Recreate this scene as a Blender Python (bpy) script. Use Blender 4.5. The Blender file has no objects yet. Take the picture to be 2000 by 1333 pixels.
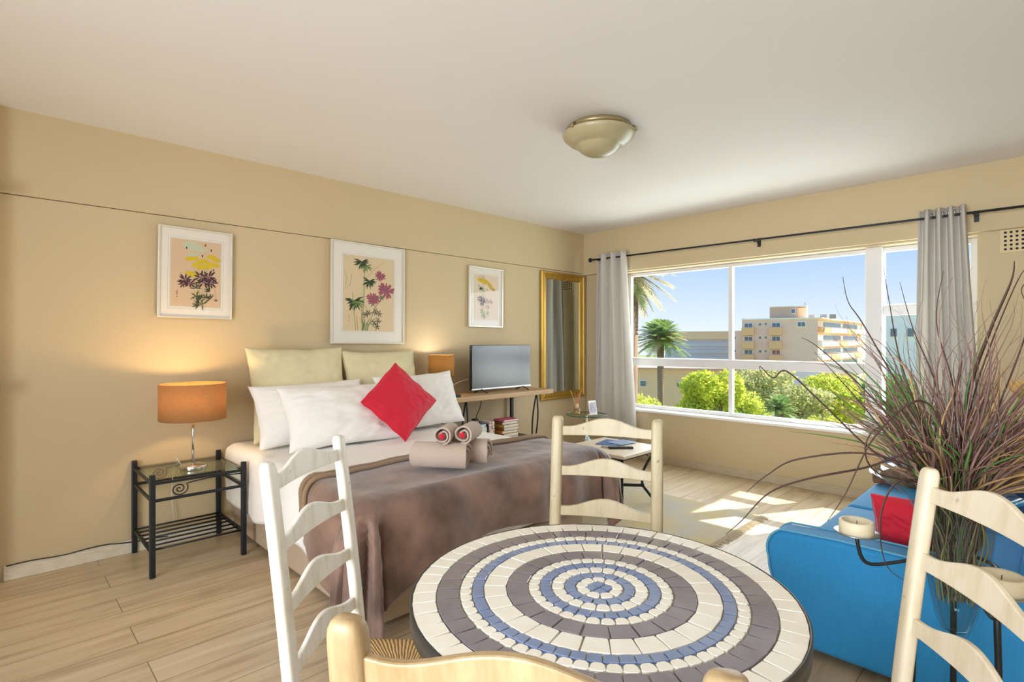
import bpy, math, random
from math import sin, cos, pi, radians, sqrt, atan2
from mathutils import Vector, Matrix, noise
S = bpy.context.scene
COL = S.collection
random.seed(7)

# ------------------------------------------------------------------ camera, sky, sun, lights, exposure
EYE = Vector((0, 0, 1.3)); YAW = radians(45.75); FPX = 1051.0
FWD = Vector((-sin(YAW), cos(YAW), 0)); RGT = Vector((cos(YAW), sin(YAW), 0))
cd = bpy.data.cameras.new('camera'); cam = bpy.data.objects.new('camera', cd); COL.objects.link(cam)
cam.location = EYE; cam.rotation_euler = (pi / 2, 0, YAW)
cd.sensor_width = 36; cd.lens = 36 * FPX / 2000; cd.clip_start = 0.02; cd.clip_end = 2000
S.camera = cam
S.view_settings.view_transform = 'Standard'; S.view_settings.look = 'None'
S.view_settings.exposure = -0.03; S.view_settings.gamma = 1.0; S.view_settings.use_curve_mapping = False
S.cycles.use_denoising = True
S.cycles.max_bounces = 10; S.cycles.diffuse_bounces = 5; S.cycles.glossy_bounces = 4
S.cycles.transmission_bounces = 8; S.cycles.transparent_max_bounces = 16
S.cycles.sample_clamp_indirect = 6.0
S.cycles.caustics_reflective = False; S.cycles.caustics_refractive = False

def lin(c):
    if isinstance(c, str):
        c = [int(c[i:i + 2], 16) / 255 for i in (0, 2, 4)]
    return tuple(x / 12.92 if x <= .04045 else ((x + .055) / 1.055) ** 2.4 for x in c) + (1,)

w = bpy.data.worlds.new('sky'); S.world = w; w.use_nodes = True
wn = w.node_tree; wn.nodes.clear()
tc = wn.nodes.new('ShaderNodeTexCoord'); sp = wn.nodes.new('ShaderNodeSeparateXYZ')
rp = wn.nodes.new('ShaderNodeValToRGB'); bg = wn.nodes.new('ShaderNodeBackground'); wo = wn.nodes.new('ShaderNodeOutputWorld')
wn.links.new(tc.outputs['Generated'], sp.inputs[0]); wn.links.new(sp.outputs['Z'], rp.inputs[0])
wn.links.new(rp.outputs[0], bg.inputs[0]); wn.links.new(bg.outputs[0], wo.inputs[0])
el = rp.color_ramp.elements
el[0].position = 0.0; el[0].color = lin('EDF3FB'); el[1].position = 1.0; el[1].color = lin('6FA0DC')
for p_, c_ in ((.05, 'D8E6FA'), (.14, 'B2CEF4'), (.3, '94BCEE')):
    e_ = el.new(p_); e_.color = lin(c_)
bg.inputs[1].default_value = 1.2

SUNV = Vector((-.52, -1, -1.22)).normalized()
sl = bpy.data.lights.new('sun', 'SUN'); so = bpy.data.objects.new('sun', sl); COL.objects.link(so)
sl.energy = 12.0; sl.angle = radians(.6); sl.color = (1.0, .93, .82)
so.rotation_euler = SUNV.to_track_quat('-Z', 'Y').to_euler()

def area(name, loc, d, sx, sy, energy, color, spread=180):
    l = bpy.data.lights.new(name, 'AREA'); l.shape = 'RECTANGLE'; l.size = sx; l.size_y = sy
    l.energy = energy; l.color = color; l.spread = radians(spread)
    o = bpy.data.objects.new(name, l); COL.objects.link(o); o.location = loc
    o.rotation_euler = Vector(d).to_track_quat('-Z', 'Z').to_euler(); return o
# added fill lights in invented openings behind and to the right of the camera
area('fill_rear', (-.35, -2.62, 1.35), (0, 1, 0), 2.5, 2.2, 135, (.91, .955, 1.0), 125)
area('fill_side', (1.42, -1.0, 1.45), (-1, 0, 0), 2.0, 1.7, 8, (.95, .98, 1.0))
# daylight falling in through the big window
area('daylight_big_window', (-2.0, 5.52, 1.35), (0, -1, -.25), 3.0, 1.5, 82, (.92, .96, 1.0))

# ------------------------------------------------------------------ helpers
MATS = {}
def mat(name, color, rough=.6, metal=0, spec=.5, noise_=None, bump=None, trans=None, sheen=0, emit=None, col2=None, coat=0):
    """procedural principled material. noise_=(scale, amount, stretch) mixes color with col2; bump=(scale, strength, stretch)"""
    m = bpy.data.materials.new(name); m.use_nodes = True; nt = m.node_tree
    b = nt.nodes['Principled BSDF']; b.inputs['Base Color'].default_value = lin(color)
    b.inputs['Roughness'].default_value = rough; b.inputs['Metallic'].default_value = metal
    b.inputs['Specular IOR Level'].default_value = spec
    b.inputs['Sheen Weight'].default_value = sheen; b.inputs['Coat Weight'].default_value = coat
    co = nt.nodes.new('ShaderNodeTexCoord')
    if noise_:
        sc, amt, st = noise_
        mp = nt.nodes.new('ShaderNodeMapping'); mp.inputs['Scale'].default_value = st
        n = nt.nodes.new('ShaderNodeTexNoise'); n.inputs['Scale'].default_value = sc; n.inputs['Detail'].default_value = 5
        cr = nt.nodes.new('ShaderNodeValToRGB')
        cr.color_ramp.elements[0].position = .5 - .5 * amt; cr.color_ramp.elements[1].position = .5 + .5 * amt
        cr.color_ramp.elements[0].color = lin(color); cr.color_ramp.elements[1].color = lin(col2 or color)
        nt.links.new(co.outputs['Object'], mp.inputs[0]); nt.links.new(mp.outputs[0], n.inputs['Vector'])
        nt.links.new(n.outputs[0], cr.inputs[0]); nt.links.new(cr.outputs[0], b.inputs['Base Color'])
    if bump:
        sc, amt, st = bump
        mp = nt.nodes.new('ShaderNodeMapping'); mp.inputs['Scale'].default_value = st
        n = nt.nodes.new('ShaderNodeTexNoise'); n.inputs['Scale'].default_value = sc; n.inputs['Detail'].default_value = 4
        bp = nt.nodes.new('ShaderNodeBump'); bp.inputs['Strength'].default_value = amt; bp.inputs['Distance'].default_value = .01
        nt.links.new(co.outputs['Object'], mp.inputs[0]); nt.links.new(mp.outputs[0], n.inputs['Vector'])
        nt.links.new(n.outputs[0], bp.inputs['Height']); nt.links.new(bp.outputs[0], b.inputs['Normal'])
    if emit:
        b.inputs['Emission Color'].default_value = lin(emit[0]); b.inputs['Emission Strength'].default_value = emit[1]
    if trans:
        out = nt.nodes['Material Output']; tr = nt.nodes.new('ShaderNodeBsdfTranslucent')
        mx = nt.nodes.new('ShaderNodeMixShader'); mx.inputs[0].default_value = trans
        src = b.inputs['Base Color'].links[0].from_socket if b.inputs['Base Color'].links else None
        if src: nt.links.new(src, tr.inputs[0])
        else: tr.inputs[0].default_value = lin(color)
        nt.links.new(b.outputs[0], mx.inputs[1]); nt.links.new(tr.outputs[0], mx.inputs[2]); nt.links.new(mx.outputs[0], out.inputs[0])
    MATS[name] = m; return m

def glass_mat(name, tint, refl=.9, fr=1.45, rough=.0):
    m = bpy.data.materials.new(name); m.use_nodes = True; nt = m.node_tree; nt.nodes.clear()
    out = nt.nodes.new('ShaderNodeOutputMaterial'); t = nt.nodes.new('ShaderNodeBsdfTransparent'); t.inputs[0].default_value = lin(tint)
    g = nt.nodes.new('ShaderNodeBsdfGlossy'); g.inputs['Roughness'].default_value = rough
    f = nt.nodes.new('ShaderNodeFresnel'); f.inputs[0].default_value = fr
    mm = nt.nodes.new('ShaderNodeMath'); mm.operation = 'MULTIPLY'; mm.inputs[1].default_value = refl
    mx = nt.nodes.new('ShaderNodeMixShader')
    ge = nt.nodes.new('ShaderNodeNewGeometry'); ng = nt.nodes.new('ShaderNodeMath'); ng.operation = 'SUBTRACT'; ng.inputs[0].default_value = 1.0
    m2 = nt.nodes.new('ShaderNodeMath'); m2.operation = 'MULTIPLY'
    nt.links.new(ge.outputs['Backfacing'], ng.inputs[1]); nt.links.new(f.outputs[0], mm.inputs[0])
    nt.links.new(mm.outputs[0], m2.inputs[0]); nt.links.new(ng.outputs[0], m2.inputs[1]); nt.links.new(m2.outputs[0], mx.inputs[0])
    nt.links.new(t.outputs[0], mx.inputs[1]); nt.links.new(g.outputs[0], mx.inputs[2]); nt.links.new(mx.outputs[0], out.inputs[0])
    return m

def mixcol(nt, fac, a, b):
    mx = nt.nodes.new('ShaderNodeMix'); mx.data_type = 'RGBA'
    for sck, v in ((mx.inputs[0], fac), (mx.inputs[6], a), (mx.inputs[7], b)):
        if hasattr(v, 'is_output'): nt.links.new(v, sck)
        else: sck.default_value = v
    return mx.outputs[2]

class MB:
    """collects shapes into one mesh"""
    def __init__(s): s.v = []; s.f = []; s.m = []; s.uv = None
    def add(s, vs, fs, mi=0):
        o = len(s.v); s.v += [tuple(v) for v in vs]; s.f += [tuple(i + o for i in f) for f in fs]; s.m += [mi] * len(fs); return s
    def box(s, c, d, mi=0, M=None):
        x, y, z = d[0] / 2, d[1] / 2, d[2] / 2
        vs = [Vector((i * x, j * y, k * z)) for i in (-1, 1) for j in (-1, 1) for k in (-1, 1)]
        if M is not None: vs = [M @ v for v in vs]
        vs = [v + Vector(c) for v in vs]
        return s.add(vs, [(0, 1, 3, 2), (4, 6, 7, 5), (0, 4, 5, 1), (2, 3, 7, 6), (0, 2, 6, 4), (1, 5, 7, 3)], mi)
    def bb(s, x0, x1, y0, y1, z0, z1, mi=0):
        return s.box(((x0 + x1) / 2, (y0 + y1) / 2, (z0 + z1) / 2), (x1 - x0, y1 - y0, z1 - z0), mi)
    def tube(s, pts, r, n=8, mi=0, cap=True, flat=1.0, closed=False):
        pts = [Vector(p) for p in pts]; k = len(pts)
        rs = r if isinstance(r, (list, tuple)) else [r] * k
        rings = []; up = None
        for i, p in enumerate(pts):
            if closed: t = pts[(i + 1) % k] - pts[i - 1]
            else: t = pts[min(i + 1, k - 1)] - pts[max(i - 1, 0)]
            if t.length < 1e-9: t = Vector((0, 0, 1))
            t.normalize()
            if up is None:
                up = Vector((0, 0, 1)) if abs(t.z) < .9 else Vector((0, 1, 0))
            a = up - t * up.dot(t)
            if a.length < 1e-6: a = t.orthogonal()
            a.normalize(); b = t.cross(a); up = a
            rings.append([p + (a * cos(2 * pi * j / n) * flat + b * sin(2 * pi * j / n)) * rs[i] for j in range(n)])
        vs = [v for q in rings for v in q]; fs = []
        for i in range(k if closed else k - 1):
            i2 = (i + 1) % k
            for j in range(n):
                fs.append((i * n + j, i * n + (j + 1) % n, i2 * n + (j + 1) % n, i2 * n + j))
        if cap and not closed:
            fs.append(tuple(range(n - 1, -1, -1))); fs.append(tuple((k - 1) * n + j for j in range(n)))
        return s.add(vs, fs, mi)
    def lathe(s, prof, n=32, c=(0, 0, 0), mi=0, closed=False):
        vs = []; fs = []; k = len(prof)
        for r, z in prof:
            for j in range(n):
                a = 2 * pi * j / n; vs.append((c[0] + r * cos(a), c[1] + r * sin(a), c[2] + z))
        for i in range(k if closed else k - 1):
            i2 = (i + 1) % k
            for j in range(n): fs.append((i * n + j, i * n + (j + 1) % n, i2 * n + (j + 1) % n, i2 * n + j))
        return s.add(vs, fs, mi)
    def prism(s, poly, h0, h1, mi=0, M=None):
        """poly in xz plane, thickness along y from h0 to h1"""
        n = len(poly); vs = [Vector((x, h0, z)) for x, z in poly] + [Vector((x, h1, z)) for x, z in poly]
        if M is not None: vs = [M @ v for v in vs]
        fs = [tuple(range(n)), tuple(range(2 * n - 1, n - 1, -1))] + [(i, i + n, (i + 1) % n + n, (i + 1) % n) for i in range(n)]
        return s.add(vs, fs, mi)
    def obj(s, name, m, parent=None, smooth=False, bevel=0, seg=2, sub=0, loc=None, rot=None):
        me = bpy.data.meshes.new(name); me.from_pydata(s.v, [], s.f)
        ml = m if isinstance(m, (list, tuple)) else [m]
        for q in ml: me.materials.append(q)
        if len(ml) > 1: me.polygons.foreach_set('material_index', s.m)
        if smooth: me.polygons.foreach_set('use_smooth', [True] * len(me.polygons))
        me.update()
        o = bpy.data.objects.new(name, me); COL.objects.link(o)
        if parent: o.parent = parent
        if loc is not None: o.location = loc
        if rot is not None: o.rotation_euler = rot
        if bevel:
            b = o.modifiers.new('b', 'BEVEL'); b.width = bevel; b.segments = seg; b.limit_method = 'ANGLE'; b.angle_limit = radians(40)
        if sub:
            b = o.modifiers.new('s', 'SUBSURF'); b.levels = sub; b.render_levels = sub
        if smooth and bevel:
            pass
        return o

def normals(o):
    import bmesh
    bm = bmesh.new(); bm.from_mesh(o.data); bmesh.ops.recalc_face_normals(bm, faces=bm.faces); bm.to_mesh(o.data); bm.free(); return o

def empty(name, loc=(0, 0, 0), rz=0):
    o = bpy.data.objects.new(name, None); COL.objects.link(o); o.location = loc; o.rotation_euler = (0, 0, rz); o.empty_display_size = .05
    return o
def tag(o, label, cat, group=None, kind=None):
    o['label'] = label; o['category'] = cat
    if group: o['group'] = group
    if kind: o['kind'] = kind
    return o
def struct(o):
    o['kind'] = 'structure'; return o
def kids(o): return [c for c in bpy.data.objects if c.parent == o]
def copy_tree(o, parent=None):
    c = o.copy(); COL.objects.link(c); c.parent = parent
    for k in kids(o): copy_tree(k, c)
    return c
def arc(cx, cz, r, a0, a1, n, y=0):
    return [(cx + r * cos(a0 + (a1 - a0) * i / n), y, cz + r * sin(a0 + (a1 - a0) * i / n)) for i in range(n + 1)]

def bez(P0, P1, P2, P3, n=14, wob=0, r=None):
    out = []; a1, a2 = (r.uniform(0, 6), r.uniform(0, 6)) if r else (0, 0)
    for i in range(n + 1):
        t = i / n; v = P0 * (1 - t) ** 3 + P1 * 3 * t * (1 - t) ** 2 + P2 * 3 * t * t * (1 - t) + P3 * t ** 3
        if wob: v = v + Vector((sin(t * 7 + a1), sin(t * 6 + a2), .4 * sin(t * 8 + a1))) * wob * t
        out.append(v)
    return out

# ------------------------------------------------------------------ materials
Mwall = mat('wall_paint', 'CDBB98', .75, spec=.25, noise_=(1.3, .9, (1, 1, 1)), col2='C8B591', bump=(9, .08, (1, 1, 1)))
Mceil = mat('ceiling_paint', 'ECEAE8', .85, spec=.2, noise_=(.8, .9, (1, 1, 1)), col2='E8E5E2', bump=(1.6, .25, (1, 1, 1)))
Mbase = mat('skirting_paint', 'E4DDCB', .6, noise_=(14, .5, (1, 1, 4)), col2='D2C7AE')
Mwhite = mat('white_gloss', 'F0EEEA', .4)
Malu = mat('window_frame_paint', 'E6E6E6', .4, noise_=(3, .5, (1, 1, 1)), col2='DDDDDD')
Mblack = mat('black_iron', '23272B', .45, metal=.3, bump=(60, .1, (1, 1, 1)))
Mchrome = mat('chrome', 'D8D8D8', .12, metal=1)
Mlinen_w = mat('white_cotton', 'F2EFEA', .85, bump=(40, .06, (1, 1, 1)), sheen=.1)
Mlinen_b = mat('beige_cotton', 'D9CFA8', .85, bump=(40, .08, (1, 1, 1)), sheen=.1)
Mred = mat('red_fabric', 'C8102E', .8, bump=(180, .15, (1, 1, 1)), sheen=.2)
Mredpipe = mat('red_piping', 'D8263E', .8)
Mblanket = mat('brown_velvet', '4C362B', .6, noise_=(5.0, .38, (1, 1, 1)), col2='8C6C5A', bump=(11, .5, (1, 1, 1)), sheen=.4)
Mblanket2 = mat('velvet_underside', '8E7458', .8, sheen=.3)
Mtowel = mat('towel_cotton', 'C2AE9E', .95, bump=(260, .6, (1, 1, 1)), sheen=.3)
Mbedbase = mat('bed_base_fabric', 'B9A48C', .85, bump=(120, .2, (1, 1, 1)))
Mcurtain = mat('curtain_cloth', 'D6D2CB', .85, bump=(90, .1, (1, 1, 1)), trans=.25)
Mgold = mat('gilt_wood', 'A8812E', .38, metal=.55, noise_=(30, .7, (1, 1, .1)), col2='C9A24A')
Mmirror = mat('mirror_silver', 'E8F0EC', .015, metal=1)
Mframe = mat('frame_silver', 'E5E0D2', .3, metal=.4)
Mmat = mat('mat_board', 'EFEADF', .8)
Mmatline = mat('mat_line', 'CDC3AE', .8)
Mtv = mat('tv_plastic', '2A2C2E', .35)
Mtvrim = mat('tv_silver_rim', 'C8CACC', .3, metal=.7)
Mscreen = mat('tv_screen', '1A1C20', .2, spec=.9)
Mcandle = mat('candle_wax', 'EFE3C4', .5, trans=.2)
Msofa = mat('sofa_blue_fabric', '2490CC', .75, noise_=(40, .9, (3, 3, .35)), col2='1C80BC', bump=(200, .2, (1, 1, .3)), sheen=.12)
Msofapipe = mat('sofa_piping', '5BA6CC', .7)
Mlightblue = mat('pale_blue_fabric', '8FC7E2', .8, bump=(120, .15, (1, 1, 1)), sheen=.3)
Mgrout = mat('grout', 'A8A193', .85, bump=(120, .3, (1, 1, 1)))
def tile(n, c, c2): return mat(n, c, .12, spec=.6, noise_=(14, .5, (1, 1, 1)), col2=c2, coat=.5, bump=(30, .06, (1, 1, 1)))
Mtcream = tile('cream_tile', 'F8F5EC', 'F0ECDF'); Mtchar = tile('charcoal_tile', '868088', '746E78'); Mtblue = tile('blue_tile', '8596BA', '6A80AC')
Mtablerim = mat('table_rim_metal', '4A4844', .4, metal=.6)
Mrug = mat('rug_pile', 'B9B6B2', .95, noise_=(3.4, .45, (1, 1, 1)), col2='C9B67E', bump=(140, .5, (1, 1, 1)))
Mfringe = mat('rug_fringe', 'CFC4AE', .9)
Mshade1 = mat('burlap_shade', 'CFA46C', .9, noise_=(55, .7, (1, 1, 5)), col2='BC8A50', bump=(120, .4, (1, 1, 4)), trans=.35)
Mshade2 = mat('linen_shade', 'C8964F', .9, noise_=(55, .7, (1, 1, 5)), col2='B98743', bump=(120, .4, (1, 1, 4)), trans=.25)
Mshadein = mat('shade_lining', 'F4E6C6', .8, trans=.4)
Mplank = mat('oak_board', 'C6A77E', .55, noise_=(9, .7, (1, .12, 1)), col2='A8855A', bump=(30, .2, (1, .2, 1)))
Mstone = mat('cream_stone_top', 'EBDDC8', .35, noise_=(8, .6, (1, 1, 1)), col2='E1CFB6')
Mcream = mat('lampglass_alabaster', 'B9B08C', .3, noise_=(7, .8, (1, 1, 1)), col2='A39A74', trans=.05)
Mbrass = mat('lamp_pan', '9A8A63', .35, metal=.4)
Mrush = None
Mplastic = mat('black_plastic', '1C1D1F', .4)
Mwcable = mat('white_cable', 'E9E4DA', .5)
Mvent = mat('vent_plaster', 'D9C79F', .8); Mhole = mat('vent_hole', '1F1710', .9)
Mpink = mat('pink_render_wall', 'FFD9C6', .9, noise_=(.3, .9, (1, 1, 1)), col2='F6D0BE'); Morange = mat('orange_render', 'F8C494', .9)
Mpeach = mat('peach_render', 'FFD8B2', .9); Mwhitewall = mat('white_render', 'FFFDFA', .9); Mlav = mat('grey_metal_cladding', 'D6D3DE', .7)
Mdglass = mat('dark_window_glass', '6F7C86', .2); Mroofgrey = mat('roof_grey', 'B8A89E', .9)
Mgrass = mat('ground_green', '6F8A3E', .95, noise_=(.4, .8, (1, 1, 1)), col2='8F8F70')
Mtrunk = mat('bark', '8A6E55', .95, noise_=(6, .7, (1, 1, .3)), col2='A58A70', bump=(12, .6, (1, 1, .3)))
def leafm(n, a, b, t=.45): return mat(n, a, .6, noise_=(1.7, .5, (1, 1, 1)), col2=b, trans=t)
Mleaf1 = leafm('bright_leaf', 'B4C63E', 'F0EE6E'); Mleaf2 = leafm('olive_leaf', 'B2B870', 'DAD69C'); Mleaf3 = leafm('deep_leaf', '5F9A50', '9CC45C')
Mpalm = leafm('palm_frond_green', '6E9A58', 'B9C878'); Mpalmd = leafm('palm_frond_dry', 'C9B98A', 'DCD0A4'); Mpalmo = leafm('palm_fruit_stalks', 'D99A3C', 'E5B64E', .2)
Mbl_br = mat('brown_dried_blade', '6E4E48', .75, noise_=(9, .5, (1, 1, .3)), col2='B08F84', trans=.15)
Mbl_tan = mat('tan_dried_blade', 'C09A68', .75, noise_=(9, .6, (1, 1, .3)), col2='DDBE8E', trans=.25)
Mbl_gr = mat('green_blade', '5E9140', .6, noise_=(9, .6, (1, 1, .3)), col2='86AE6A', trans=.35)
Mpetal = mat('paper_petal', 'DDAF66', .8, noise_=(12, .6, (1, 1, 1)), col2='E8C68C', trans=.35)
Gwin = glass_mat('window_glass', 'FBFDFD', .5); Gpic = glass_mat('picture_glass', 'FDFDFD', .9)
Gtab = glass_mat('table_glass', 'EAF2E6', 1.0, 1.5); Gvase = glass_mat('vase_glass', 'E6F2F2', 1.0, 1.5)
Gbot = glass_mat('bottle_glass', 'F2EBD8', 1.0)

# distressed cream paint for the chairs
def paintm(name, base, wear, brown, amt):
    m = bpy.data.materials.new(name); m.use_nodes = True; nt = m.node_tree; b = nt.nodes['Principled BSDF']
    b.inputs['Roughness'].default_value = .42
    co = nt.nodes.new('ShaderNodeTexCoord'); mp = nt.nodes.new('ShaderNodeMapping'); mp.inputs['Scale'].default_value = (5, 5, .9)
    n = nt.nodes.new('ShaderNodeTexNoise'); n.inputs['Scale'].default_value = 6; n.inputs['Detail'].default_value = 8; n.inputs['Roughness'].default_value = .65
    r = nt.nodes.new('ShaderNodeValToRGB'); r.color_ramp.elements[0].position = .5 - amt; r.color_ramp.elements[1].position = .5 + .28
    r.color_ramp.elements[0].color = lin(base); r.color_ramp.elements[1].color = lin(wear)
    n2 = nt.nodes.new('ShaderNodeTexNoise'); n2.inputs['Scale'].default_value = 26; n2.inputs['Detail'].default_value = 6
    r2 = nt.nodes.new('ShaderNodeValToRGB'); r2.color_ramp.elements[0].position = .72 - amt * .3; r2.color_ramp.elements[1].position = .80 - amt * .3
    nt.links.new(co.outputs['Object'], mp.inputs[0]); nt.links.new(mp.outputs[0], n.inputs['Vector']); nt.links.new(co.outputs['Object'], n2.inputs['Vector'])
    nt.links.new(n.outputs[0], r.inputs[0]); nt.links.new(n2.outputs[0], r2.inputs[0])
    nt.links.new(mixcol(nt, r2.outputs[0], r.outputs[0], lin(brown)), b.inputs['Base Color'])
    bp = nt.nodes.new('ShaderNodeBump'); bp.inputs['Strength'].default_value = .25; bp.inputs['Distance'].default_value = .003
    nt.links.new(n.outputs[0], bp.inputs['Height']); nt.links.new(bp.outputs[0], b.inputs['Normal'])
    return m
Mchair = paintm('cream_distressed_paint', 'DED4BC', 'CBBC9A', '8E7856', .08)
Mchairw = paintm('white_distressed_paint', 'ECEAE2', 'CFC8AE', '8A7A58', .05)
Mchairn = paintm('worn_cream_paint', 'B9A37C', '93744A', '5A3C1E', .17)
Mchairf = paintm('shaded_cream_distressed_paint', 'B9AC8B', 'A3956F', '7A6645', .1)  # cream paint of the far chair, its backlit shade mixed into darker colours

def rushm():
    m = bpy.data.materials.new('woven_rush'); m.use_nodes = True; nt = m.node_tree; b = nt.nodes['Principled BSDF']
    b.inputs['Roughness'].default_value = .8
    uv = nt.nodes.new('ShaderNodeUVMap'); wv = nt.nodes.new('ShaderNodeTexWave'); wv.bands_direction = 'X'
    wv.inputs['Scale'].default_value = 22; wv.inputs['Distortion'].default_value = 1.2; wv.inputs['Detail'].default_value = 2
    r = nt.nodes.new('ShaderNodeValToRGB'); r.color_ramp.elements[0].color = lin('6E4A24'); r.color_ramp.elements[1].color = lin('DDB87E'); r.color_ramp.elements[1].position = .6
    nt.links.new(uv.outputs[0], wv.inputs['Vector']); nt.links.new(wv.outputs[0], r.inputs[0]); nt.links.new(r.outputs[0], b.inputs['Base Color'])
    bp = nt.nodes.new('ShaderNodeBump'); bp.inputs['Strength'].default_value = .8; bp.inputs['Distance'].default_value = .004
    nt.links.new(wv.outputs[0], bp.inputs['Height']); nt.links.new(bp.outputs[0], b.inputs['Normal'])
    return m
Mrush = rushm()

def floorm():
    m = bpy.data.materials.new('oak_laminate'); m.use_nodes = True; nt = m.node_tree; b = nt.nodes['Principled BSDF']
    co = nt.nodes.new('ShaderNodeTexCoord'); mp = nt.nodes.new('ShaderNodeMapping'); mp.inputs['Rotation'].default_value = (0, 0, pi / 2)
    br = nt.nodes.new('ShaderNodeTexBrick'); br.inputs['Scale'].default_value = 1; br.inputs['Brick Width'].default_value = 1.25
    br.inputs['Row Height'].default_value = .185; br.inputs['Mortar Size'].default_value = .0022; br.inputs['Mortar Smooth'].default_value = .2
    br.inputs['Color1'].default_value = (.28, .28, .28, 1); br.inputs['Color2'].default_value = (.75, .75, .75, 1); br.inputs['Mortar'].default_value = (0, 0, 0, 1)
    br.offset = .37; br.inputs['Bias'].default_value = 0
    nt.links.new(co.outputs['Object'], mp.inputs[0]); nt.links.new(mp.outputs[0], br.inputs['Vector'])
    # grain, offset per plank
    ad = nt.nodes.new('ShaderNodeVectorMath'); ad.operation = 'MULTIPLY_ADD'; ad.inputs[1].default_value = (.9, 9, 9)
    sc = nt.nodes.new('ShaderNodeVectorMath'); sc.operation = 'SCALE'; sc.inputs[3].default_value = 7
    nt.links.new(br.outputs[0], sc.inputs[0]); nt.links.new(mp.outputs[0], ad.inputs[0]); nt.links.new(sc.outputs[0], ad.inputs[2])
    n = nt.nodes.new('ShaderNodeTexNoise'); n.inputs['Scale'].default_value = 1.6; n.inputs['Detail'].default_value = 7; n.inputs['Roughness'].default_value = .62; n.inputs['Distortion'].default_value = .5
    nt.links.new(ad.outputs[0], n.inputs['Vector'])
    r = nt.nodes.new('ShaderNodeValToRGB'); e = r.color_ramp.elements
    e[0].position = .3; e[0].color = lin('A68C68'); e[1].position = .72; e[1].color = lin('D9C6A4')
    q = e.new(.48); q.color = lin('C7B08B')
    nt.links.new(n.outputs[0], r.inputs[0])
    c1 = mixcol(nt, .12, r.outputs[0], br.outputs[0])
    c2 = mixcol(nt, br.outputs[1], c1, lin('8A7456'))
    nt.links.new(c2, b.inputs['Base Color'])
    b.inputs['Roughness'].default_value = .38; b.inputs['Specular IOR Level'].default_value = .6
    bp = nt.nodes.new('ShaderNodeBump'); bp.inputs['Strength'].default_value = .12; bp.inputs['Distance'].default_value = .003
    nt.links.new(n.outputs[0], bp.inputs['Height']); nt.links.new(bp.outputs[0], b.inputs['Normal'])
    return m
Mfloor = floorm()

# ------------------------------------------------------------------ room shell
H = 2.57; XL, XR, YB, YF = -4.0, 1.25, -2.45, 5.09
struct(MB().bb(XL - .2, XR + .2, YB - .2, 5.5, -.12, 0).obj('floor', Mfloor))
struct(MB().bb(XL - .2, XR + .2, YB - .2, 5.5, H, H + .15).obj('ceiling', Mceil))
# wall A: upper plaster stands 6 mm proud above the picture line
struct(MB().bb(XL - .2, XL - .006, YB - .2, 5.5, 0, 2.098).bb(XL - .2, XL, YB - .2, YF, 2.102, H).obj('wall_left', Mwall))
wy = 5.14   # wall below the beam; window plane further out
wf = MB()
wf.bb(XL, XR, YF, 5.36, 2.085, H)                     # beam
wf.bb(XL, XR, wy, 5.36, 0, .525)                      # below sill
wf.bb(XL, -3.50, wy, 5.36, .525, 2.085)               # left of window
wf.bb(-.44, XR, wy, 5.36, .525, 2.085)                # right of window
wf.bb(-3.50, -.44, wy, 5.36, 2.07, 2.085)
struct(wf.obj('wall_front', Mwall))
struct(MB().bb(-3.50, -.44, wy - .025, 5.36, .525, .55).obj('trim_1', Mwhite, bevel=.006))
# unseen rear and right walls, with openings added for the fill lights
rw = MB(); rw.bb(XL, -1.65, YB - .15, YB, 0, H); rw.bb(.95, XR, YB - .15, YB, 0, H); rw.bb(-1.65, .95, YB - .15, YB, 2.45, H); rw.bb(-1.65, .95, YB - .15, YB, 0, .22)
struct(rw.obj('wall_back', Mwall))
sw = MB(); sw.bb(XR, XR + .15, YB, -2.05, 0, H); sw.bb(XR, XR + .15, .05, 5.5, 0, H); sw.bb(XR, XR + .15, -2.05, .05, 2.35, H); sw.bb(XR, XR + .15, -2.05, .05, 0, .55)
struct(sw.obj('wall_right', Mwall))
# door nib at the far left edge with two hinges
d1 = struct(empty('door_1', (XL, -.2, 0)))
MB().bb(0, .1, 0, .205, 0, H - .002).obj('door_frame', Mwall, d1)
for z in (2.12, 1.06):
    MB().lathe([(0, -.035), (.011, -.03), (.013, 0), (.011, .03), (0, .035)], 12, (.115, .236, z)).bb(.095, .112, .2, .24, z - .03, z + .03).obj('hinge', Mchrome, d1, True)
# skirtings
struct(MB().bb(XL - .004, XL + .014, .06, 5.13, 0, .082).obj('baseboard_left', Mbase, bevel=.004))
struct(MB().bb(XL + .02, XR, wy - .016, wy, 0, .075).obj('baseboard_front', mat('skirting_worn', 'CDBFA2', .6, noise_=(10, .6, (1, 4, 4)), col2='B7A68A'), bevel=.004))
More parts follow.
